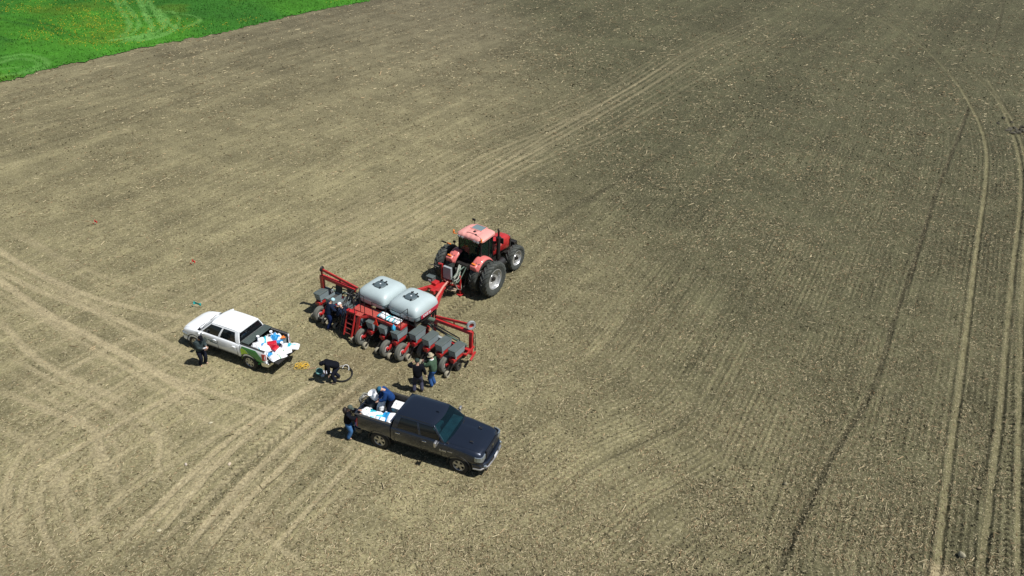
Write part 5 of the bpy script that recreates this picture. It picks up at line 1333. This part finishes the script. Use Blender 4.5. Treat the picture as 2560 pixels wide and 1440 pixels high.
pA = person('person in grey jacket and black cap writing on a pad beside the white pickup', gp(507, 913), R(-25), .12, hands=((.36, .10, 1.12), (.30, -.02, 1.05)), headp=.75, top=C_char, legs=C_dk, hat='cap', hatm=C_black, feet=((.02, .16), (-.05, -.10)), toe=(.2, -.3))
pB = person('person in pale blue cap and dark jeans leaning over an open planter hopper', gp(824, 821), R(28), .30, hands=((.52, .10, 1.12), (.50, -.16, 1.12)), headp=.5, top=C_navy, legs=C_djean, hat='round', hatm=C_pale, feet=((.02, .14), (-.12, -.10)))
pB2 = person('person in navy jacket and white cap bending at the planter beside the ladder', gp(868, 832), R(140), .55, pelvis=(-.05, 0, .90), hands=((.50, .16, .95), (.55, -.10, 1.0)), headp=.5, top=C_navy, legs=C_navy, hat='round', hatm=C_white)
pC = person('person all in black bending low over hose and green bucket', gp(840, 952), R(200), 1.12, pelvis=(-.12, 0, .86), hands=((.30, .18, .38), (.42, -.14, .42)), headp=1.5, top=C_black, legs=C_dk, hood=True, feet=((.05, .20), (-.20, -.16)))
pD = person('person in black sweater and slate trousers seen from behind near the planter', gp(1046, 980), R(100), .03, hands=((.26, .16, 1.46), (.02, -.36, .86)), headp=.1, top=C_black, legs=C_grey, hat='round', hatm=PM('dark_green_beanie', (.012, .028, .022), .8), feet=((.0, .18), (.0, -.17)), elb=((-.2, 1, -.5), (-.6, -.5, -.3)), scale=1.02)
pE = person('person in green hoodie, jeans and tan brimmed hat watching the planter', gp(1084, 965), R(155), .08, hands=((.40, .10, 1.30), (.42, -.04, 1.26)), headp=.2, top=C_green, legs=C_jean, hat='brim', hatm=C_tan, collar=C_white, scale=1.0)
def onbed(par, x, y, z):
    return par.matrix_world @ Vector((x, y, z))
bpy.context.view_layer.update()
pF = person('person in blue rain jacket standing in the dark pickup bed holding a white sack', onbed(ram, -1.84, .22, .845), R(200), .55, pelvis=(-.02, 0, .90), hands=((.55, .12, .95), (.50, -.12, .85)), headp=1.0, top=C_blue, legs=C_dk, hat='cap', hatm=C_teal, hood=False, hair=None, scale=1.0)
pG = person('person in black jacket and faded jeans leaning on the tail of the dark pickup', gp(873, 1096), R(8), .10, hands=((.48, .16, 1.36), (.46, -.10, 1.30)), headp=.35, top=C_black, legs=C_lj, hat='cap', hatm=PM('grey_cap', (.05, .07, .06), .8), hair=None, feet=((.0, .10), (-.04, -.08)), scale=1.0)
m_ = MB(); m_.ball((-.06, 0, 1.52), (.10, .13, .16), 10, 8); m_.build('hair', M_hair, pG, True)
# ------------------------------------------------------------------ sacks, buckets and loose things
def sack(label, loc, yaw, size=(.70, .42, .16), tiltx=0., tilty=0., band=None, bandm=None, base=None, seed=1, group=None, name='seed_sack', knot=False):
    r = np.random.default_rng(seed); g = MB(); L_, W_, H_ = size; nu, nv = 18, 12
    ph = r.random(6)*6.28
    def top(sg):
        def f(u, v):
            a, b_ = u*2-1, v*2-1; e = max(0, 1-abs(a)**3.2)**.55*max(0, 1-abs(b_)**3.0)**.55
            wr = .10*math.sin(a*7+ph[0]+b_*3)+.08*math.sin(b_*9+ph[1]+a*4)+.06*math.sin(a*13+ph[2])
            z = sg*e*H_/2*(1+wr*1.3)+(.02*math.sin(a*3+ph[3])); cx = 1-.07*abs(b_)**2; cy = 1-.06*(1-abs(a))
            return (a*L_/2*cx, b_*W_/2*cy, z+H_/2*.75)
        return f
    for sg in (1, -1):
        P = [[Vector(top(sg)(i/nu, j/nv)) for j in range(nv+1)] for i in range(nu+1)]
        for i in range(nu):
            for j in range(nv):
                u = (i+.5)/nu; v = (j+.5)/nv; g.mat(1 if band and band(u, v) else 0)
                g.add([P[i][j], P[i+1][j], P[i+1][j+1], P[i][j+1]], [(0, 1, 2, 3)])
    g.mat(0)
    if knot: g.tube([(L_*.34, 0, H_*.55), (L_*.46, .02, H_*.75), (L_*.50, .04, H_*.80+.06), (L_*.50, .06, H_*.80+.13)], [.12, .05, .035, .075], 9)
    o = g.build(name, [base or M_bagw, bandm or M_bagb], None, False)
    bm = bmesh.new(); bm.from_mesh(o.data); bmesh.ops.remove_doubles(bm, verts=bm.verts, dist=.0008); bm.to_mesh(o.data); bm.free(); shade(o.data, 70)
    o.location = loc; o.rotation_euler = (tiltx, tilty, yaw); return tag(o, label, 'sack', 'white seed sacks')
def bucket(label, loc, r=.15, h=.34, mat=None, rot=(0, 0, 0), name='bucket', fill=None):
    g = MB(); g.lathe([(.001, .0), (r*.86, .0), (r, h), (r*1.06, h), (r*1.06, h-.02), (r*1.0, h-.02)], (0, 0, 0), 'z', 24); g.lathe([(r*.97, h-.004), (r*.84, .02), (.001, .02)], (0, 0, 0), 'z', 24)
    o = g.build('pail', mat, None, True, angle=40); t = empty(name, loc, 0, label, 'bucket'); t.rotation_euler = rot; o.parent = t
    g = MB(); g.tube([(r*1.05*math.cos(a), -.02-r*.9*math.sin(a)*.5, h-.03+r*1.0*math.sin(a)*.6) for a in [math.pi*k/12 for k in range(13)]], .006, 5); g.build('handle', M_steel, t)
    if fill: g = MB(); g.lathe([(.001, h*.8), (r*.94, h*.78)], (0, 0, 0), 'z', 20); g.build('contents', fill, t)
    return t
ry_, cy_ = R(-20.9), R(155.4)
GW = 'white seed sacks in the white pickup'
stripe = lambda a, b_: (lambda u, v: a < u < b_)
def C_(x, y, z): return onbed(col, x, y, z)
def R_(x, y, z): return onbed(ram, x, y, z)
sack('large white sack with turquoise print hanging over the lowered tailgate of the white pickup', C_(-2.98, -.42, .80), cy_+.5, (.80, .52, .24), .1, -.08, lambda u, v: (.20 < u < .62 and abs(v-.5) < .10) or (.50 < u < .66 and v < .85 and v > .2), M_bagt, seed=3, knot=True)
sack('plain white sack lying flat across the lowered tailgate corner', C_(-2.90, .40, .77), cy_+1.2, (.78, .50, .18), 0, 0, stripe(.46, .50), M_green, seed=4)
sack('white sack on the tailgate edge between the two corner sacks', C_(-2.86, -.02, .79), cy_+.2, (.62, .46, .17), .05, .05, lambda u, v: abs(u-.3) < .05 and v > .6, M_bagb, seed=5)
sack('white sack with torn peaked top nearest the folded cover', C_(-1.90, .10, .88), cy_+.8, (.74, .56, .50), .15, -.25, lambda u, v: abs(u-.55) < .035, M_bagt, seed=6, knot=True)
sack('small square white sack against the near side of the white pickup bed', C_(-1.80, .50, .90), cy_+.2, (.52, .42, .38), .1, .1, None, None, seed=7)
sack('white sack slumped low by the near wheel housing of the white pickup', C_(-2.20, .50, .90), cy_+1.0, (.64, .46, .34), -.15, .1, stripe(.70, .80), M_bagt, seed=8)
sack('white sack with blue lower half standing by the far side of the white pickup bed', C_(-2.12, -.42, .82), cy_+.1, (.50, .48, .56), .1, -.1, lambda u, v: v > .45 and .12 < u < .9, M_bagb, seed=9, knot=True)
sack('crumpled blue and white sack by the near tail lamp', C_(-2.50, .52, .76), cy_+.5, (.40, .32, .20), .2, .2, lambda u, v: u < .5, M_bagb, seed=10)
sack('small bright blue bag lying on the sacks by the white pickup far wall', C_(-2.45, -.28, 1.02), cy_+.6, (.36, .26, .16), .2, .1, lambda u, v: True, M_bagb, seed=41)
sack('small blue and white bag between the torn peaked sack and the near rail', C_(-2.08, .30, 1.10), cy_-.4, (.34, .26, .16), -.2, .1, lambda u, v: u > .35, M_bagb, seed=42)
g = MB(); g.box((0, 0, .05), (.30, .16, .10)); g.box((0, 0, .105), (.22, .10, .012)); o = g.build('red_carton', M_redplas, None, bevel=.02); o.location = C_(-2.62, .16, 1.0); o.rotation_euler = (.1, .15, cy_+1.6); tag(o, 'small red carton lying next to the red tool case', 'box')
bk_ = bucket('grey pail of orange flags beside the far tail lamp of the white pickup', C_(-2.42, -.60, .745), .15, .34, M_hopper)
g = MB()
for k in range(7): g.box((.04*math.cos(k*2), .05*math.sin(k*2.3), .36+.02*k % .06), (.14, .07, .03), Matrix.Rotation(k*.9, 3, 'Z') @ Matrix.Rotation(.4, 3, 'X'))
fl_ = g.build('flag_bundle', M_orange, None); fl_.location = C_(-2.42, -.60, .745); tag(fl_, 'bundle of orange cloth flags sticking out of the grey pail', 'flags')
g = MB(); g.box((0, 0, .14), (.42, .26, .28)); t_ = empty('tool_case', C_(-2.36, .08, .93), cy_+.75, 'red plastic tool case lying between the sacks in the white pickup', 'tool case'); g.build('case_body', M_redplas, t_, bevel=.03)
g = MB(); g.box((0, 0, .30), (.40, .24, .035)); g.tube([(-.09, -.02, .31), (-.07, -.02, .36), (.07, -.02, .36), (.09, -.02, .31)], .014, 6); g.build('case_lid', M_redplas, t_, bevel=.012)
g = MB(); g.box((0, 0, .05), (.34, .24, .10)); g.box((0, 0, .11), (.30, .20, .02)); o = g.build('grey_crate', M_gbox, None, bevel=.012); o.location = C_(-2.55, -.20, .79); o.rotation_euler = (0, .1, cy_+.3); tag(o, 'small grey box between the red case and the tailgate sacks', 'box')
g = MB(); g.box((0, 0, .06), (.18, .14, .12)); o = g.build('cardboard_box', M_kraft, None, bevel=.008); o.location = C_(-2.25, -.74, 1.10-.3); o.rotation_euler = (.2, .2, cy_); tag(o, 'little brown cardboard box at the far side of the white pickup bed', 'box')
sack('white sack at the bottom of the white pickup bed beside the folded cover', C_(-1.95, -.10, .75), cy_+.1, (.95, .75, .26), 0, 0, stripe(.3, .36), M_bagt, seed=31)
sack('white sack with fine green lettering lying behind the red case', C_(-2.62, .16, .80), cy_+1.9, (.56, .36, .20), .1, .1, lambda u, v: abs(v-.5) < .07 and .3 < u < .7, M_green, seed=32)
sack('narrow white sack against the far wall of the white pickup bed', C_(-1.80, -.52, .80), cy_+.1, (.50, .34, .36), -.3, .1, lambda u, v: u < .2, M_bagb, seed=33)
sack('flat white sack poking past the end of the lowered tailgate', C_(-3.02, .02, .86), cy_+.9, (.60, .42, .14), -.05, .06, lambda u, v: abs(u-.6) < .04 and v < .5, M_green, seed=34)
# dark pickup bed
sack('large white and pale blue sack across the middle of the dark pickup bed', R_(-2.22, -.44, 1.10), ry_+.7, (.62, .44, .22), .15, .1, lambda u, v: v < .3, M_bagt, seed=35)
sack('thin white sack beside the dark pail in the dark pickup bed', R_(-1.95, .0, .98), ry_+1.1, (.52, .34, .20), .2, .2, lambda u, v: u > .7, M_bagb, seed=36)
sack('white sack with wide blue middle stripe beside the cab of the dark pickup', R_(-1.72, -.30, 1.06), ry_+.1, (.74, .56, .22), .12, -.05, stripe(.18, .58), M_bagb, seed=11)
sack('kraft sack end showing under the blue striped sack', R_(-1.52, -.36, .88), ry_+.15, (.62, .52, .20), .0, .0, None, None, M_kraft, seed=12)
sack('white sack with turquoise patch near the tail end of the dark pickup bed', R_(-2.46, -.36, 1.04), ry_-.3, (.66, .46, .24), .1, .1, lambda u, v: .25 < u < .7 and v > .45, M_bagt, seed=13)
sack('white sack folded against the near rail of the dark pickup bed', R_(-2.15, -.62, 1.08), ry_+.1, (.86, .34, .22), .3, 0, stripe(.7, .78), M_bagb, seed=14)
sack('white sack with small green mark at the tailgate of the dark pickup', R_(-2.74, -.42, 1.10), ry_+1.2, (.46, .34, .28), .3, .2, lambda u, v: abs(u-.5) < .06 and abs(v-.5) < .1, M_green, seed=15)
sack('narrow white sack wedged behind the cab corner of the dark pickup', R_(-1.40, -.68, 1.16), ry_+.3, (.40, .22, .20), .4, .1, None, None, seed=16)
sack('white sack lying under the other sacks mid bed of the dark pickup', R_(-2.05, -.30, .86), ry_, (.90, .70, .24), 0, 0, None, None, seed=18)
sack('white sack at bed floor under the tail end sacks of the dark pickup', R_(-2.60, -.35, .86), ry_+1.5, (.80, .55, .26), 0, 0, None, None, seed=19)
bucket('dark pail standing between the sacks in the dark pickup bed', R_(-2.10, -.12, 1.06), .15, .30, M_black)
hs = sack('white sack held up by the person in blue', R_(-2.22, .10, 1.30), ry_+1.4, (.80, .36, .18), 0, -1.15, lambda u, v: u > .82 and v < .6, M_bagb, seed=17)
# black sprayer bag, white pail on top of it
t_ = empty('hose_heap', R_(-2.72, .20, .845), ry_, 'heap of black plastic and hose piled in the far corner of the dark pickup bed', 'hose')
g = MB()
g.ball((0, 0, .32), (.34, .36, .36), 16, 12); bmh = g.build('plastic_wrap', PM('black_plastic_sheet', (.014, .018, .020), .28, bump=1.0, bscale=6, noise=.3), t_, True)
g = MB()
for k in range(6): g.tube([(-.22+(.30+.02*k)*math.cos(a), .04+(.30+.02*k)*math.sin(a), .12+.07*k+.04*math.sin(a*2+k)) for a in [j*math.pi/10 for j in range(20)]], .022, 6, closed=True)
g.build('coiled_hose', M_bhose, t_, True)
g = MB(); 
for k in range(2): g.tube([(-.40-.06*k, -.25, .15), (-.50-.05*k, -.15, .50), (-.38-.05*k, .0, .74), (-.15, .10, .70)], .016, 6)
g.build('grey_hose', M_hose, t_, True)
bucket('white pail tipped on top of the black plastic heap', R_(-2.58, .22, 1.48), .18, .36, M_white, (.25, -.35, ry_))
t_ = empty('cooler', R_(-1.62, .50, .845), ry_, 'cream cooler box with lid behind the dark pickup cab', 'cooler')
g = MB(); g.box((0, 0, .15), (.60, .46, .30)); g.build('cooler_body', PM('cream_plastic', (.72, .68, .55), .45), t_, bevel=.025)
g = MB(); g.box((0, 0, .33), (.64, .50, .06)); lid_ = g.build('cooler_lid', M_bagw, t_, bevel=.02)
g = MB(); g.cyl((-.16, .02, .36), (-.16, .02, .367), .035, 12); g.cyl((.18, .10, .36), (.18, .10, .367), .045, 12); g.bar((0, -.12, .364), (0, .05, .364), .012, .006); g.build('lid_mark', M_gbox, lid_)
# planter load
plb = lambda x, y, z: onbed(plan, x, y, z)
sack('white sack with turquoise ends lying on the red walkway nearest the warning triangle', plb(-.22, -.10, 1.47), R(58.5+90), (.66, .44, .18), 0, 0, lambda u, v: u > .80 or (abs(u-.12) < .04), M_bagt, seed=21)
sack('white sack with pale blue band on the walkway below the right-hand tank', plb(-.22, -.76, 1.47), R(58.5+90), (.66, .44, .18), 0, 0, lambda u, v: u > .84 or (abs(u-.5) < .03 and v > .5), M_bagt, seed=22)
g = MB(); rg2 = np.random.default_rng(5)
rings = []
for z, f in ((-.16, .2), (-.12, .75), (-.02, 1.0), (.08, .8), (.14, .35), (.20, .12)): rings.append([Vector((.11*f*math.cos(a)*(1+.2*math.sin(a*3+z*20)), .11*f*math.sin(a)*(1+.2*math.cos(a*4+z*9)), z)) for a in [k*math.pi/7 for k in range(14)]])
g.loft(rings); o = g.build('plastic_bag', PM('cyan_plastic_bag', (.04, .36, .62), .35, bump=.5), None, True); o.location = plb(-.62, -.98, 1.42); tag(o, 'cyan plastic bag tied to the walkway guard rail', 'bag')
# by the bending person
bucket('teal bucket lying on its side in front of the bending person', gp(797, 934)+Vector((0, 0, .16)), .16, .30, M_teal, (R(60), R(-15), R(35)))
g = MB(); c0 = gp(858, 938)
g.tube([(c0.x+.42*math.cos(a), c0.y+.52*math.sin(a), .06+.10*max(0, math.sin(a-.8))) for a in [k*math.pi/16 for k in range(32)]], .035, 8, closed=True)
g.tube([(c0.x-.35, c0.y-.1, .06), (c0.x-.55, c0.y-.1, .15), (c0.x-.75, c0.y+.1, .07)], .035, 8)
o = g.build('suction_hose', M_bhose, None, True); tag(o, 'loop of thick black hose on the soil beside the bending person', 'hose')
g = MB(); g.tube([(c0.x+.08+.15*math.cos(a), c0.y+.24+.18*math.sin(a), .16+.14*max(0, math.sin(a))) for a in [-.4+k*math.pi*1.05/14 for k in range(15)]], .011, 6); o = g.build('wire_hoop', M_bagw, None, True); tag(o, 'thin white hoop of tubing inside the black hose loop', 'tubing')
g = MB(); g.box((0, 0, .05), (.34, .28, .10)); g.box((.02, .02, .13), (.22, .16, .05)); o = g.build('open_box', PM('grey_white_case', (.45, .46, .52), .5), None, bevel=.015); o.location = gp(818, 933); o.rotation_euler = (0, .1, .5); tag(o, 'pale grey box in the bending person shadow', 'box')
g = MB(); g.box((0, 0, .11), (.26, .20, .004), Matrix.Rotation(.3, 3, 'X')); g.box((0, 0, .05), (.2, .14, .10)); o = g.build('paper_sheet', M_bagw, None); o.location = gp(807, 941); o.scale = (.6,)*3; tag(o, 'small white packet on the soil left of the bending person', 'packet')
pc = MB(); pc.box((.34, .0, 1.10), (.20, .15, .012), Matrix.Rotation(-.4, 3, 'Y')); np2 = pc.build('notepad', M_bagw, None); np2.location = pA.location; np2.rotation_euler = pA.rotation_euler; tag(np2, 'white notepad held by the person in the grey jacket', 'notepad')
# yellow twine coil
g = MB(); c0 = gp(755, 917); rr_ = random.Random(3)
for k in range(11):
    dx, dy, r1, r2, a0 = rr_.uniform(-.20, .20), rr_.uniform(-.10, .10), rr_.uniform(.08, .20), rr_.uniform(.10, .20), rr_.uniform(0, 3)
    g.tube([(c0.x+dx+r1*math.cos(a)*math.cos(a0)-r2*math.sin(a)*math.sin(a0), c0.y+dy+r1*math.cos(a)*math.sin(a0)+r2*math.sin(a)*math.cos(a0), .03+.008*k+.01*math.sin(3*a)) for a in [j*math.pi/8 for j in range(16)]], .008, 5, closed=True)
o = g.build('yellow_rope', PM('yellow_rope', (.72, .46, .04), .6), None, True); tag(o, 'loose coil of yellow rope on the soil behind the white pickup', 'rope')
g = MB(); a_, b_ = gp(770, 925), gp(790, 922); g.tube([(a_.x, a_.y, .03), ((a_.x+b_.x)/2, (a_.y+b_.y)/2+.05, .04), (b_.x, b_.y, .05)], .006, 5); o = g.build('pink_string', PM('pink_string', (.6, .22, .20), .7), None); tag(o, 'short pink string between the yellow rope and teal bucket', 'string')
# marker flags
def flag(px, py, c, label, w_=.15):
    p = gp(px, py); t = empty('marker_flag', p, 0, label, 'marker flag', 'marker flags in the soil')
    g = MB(); g.cyl((0, 0, 0), (.02, 0, .34), .006, 6); g.build('wire', M_steel, t)
    g = MB(); g.grid(lambda u, v: (.02+w_*u*1.2, .05*math.sin(u*5+v), .18+.15*v-.05*u), 6, 3, (0, .006, 0)); g.grid(lambda u, v: (-.02-.10*u, -.08*v-.02*math.sin(u*4), .06+.10*v), 4, 3, (0, 0, .006)); g.build('flag_cloth', PM('flag', c, .5), t)
flag(481, 662, (.75, .015, .02), 'bright red marker flag in the soil above the white pickup')
flag(237, 562, (.62, .03, .04), 'red marker flag farthest left in the open field')
flag(484, 768, (.01, .40, .40), 'turquoise marker flag beside the white pickup hood', .34)
# stones
def stone(px, py, s, c, label, seed):
    r = random.Random(seed); bm = bmesh.new(); bmesh.ops.create_icosphere(bm, subdivisions=3, radius=1)
    dirs = [Vector((r.uniform(-1, 1), r.uniform(-1, 1), r.uniform(-1, 1))).normalized() for _ in range(7)]
    for v in bm.verts:
        n = v.co.normalized(); k = 1.0
        for d in dirs: k = min(k, .80/max(.2, n.dot(d)) if n.dot(d) > .2 else 9)
        v.co = n*min(k, 1.08)
        v.co.x *= s[0]; v.co.y *= s[1]; v.co.z *= s[2]
    me = bpy.data.meshes.new('stone'); bm.to_mesh(me); bm.free(); o = bpy.data.objects.new('stone', me); COL.objects.link(o); me.materials.append(PM('stone', c, .9, noise=.25, nscale=9, bump=.6, bscale=18)); shade(me, 45)
    p = gp(px, py); o.location = (p.x, p.y, s[2]*.45); o.rotation_euler = (0, 0, r.uniform(0, 3)); return tag(o, label, 'stone', 'loose stones on the field')
stone(2403, 1391, (.15, .12, .14), (.30, .28, .20), 'largest rounded stone between two wheel tracks at lower right', 1)
stone(2447, 1221, (.10, .06, .06), (.20, .16, .10), 'small brown stone right of the pale ribbed track', 2)
stone(1963, 1211, (.09, .07, .08), (.22, .20, .13), 'olive stone lying left of the dark furrow', 3)
stone(574, 1161, (.10, .07, .05), (.50, .42, .32), 'pale stone among tread marks in the left foreground', 4)
stone(527, 1058, (.09, .06, .05), (.45, .42, .30), 'pale stone between wheel tracks below the white pickup', 5)
stone(465, 1161, (.09, .05, .04), (.48, .42, .36), 'flat pale stone left of the parallel tracks', 6)
stone(398, 1327, (.09, .07, .04), (.42, .38, .26), 'flat buff stone lowest in the left foreground', 7)
# churned lumps of wet soil at the right edge
g = MB(); c0 = gp(2552, 328); rr_ = random.Random(8)
for k in range(26):
    g.ball((rr_.gauss(0, .7), rr_.gauss(0, .8), .04), (rr_.uniform(.10, .34), rr_.uniform(.08, .26), rr_.uniform(.06, .20)), 8, 6)
for v in g.v: v += Vector((rr_.uniform(-.04, .04), rr_.uniform(-.04, .04), rr_.uniform(-.03, .03)))
o = g.build('soil_heap', PM('wet_soil', (.075, .070, .050), .95, noise=.3, bump=1), None); o.location = c0; tag(o, 'dark churned soil lumps at the right edge of the field', 'soil heap')
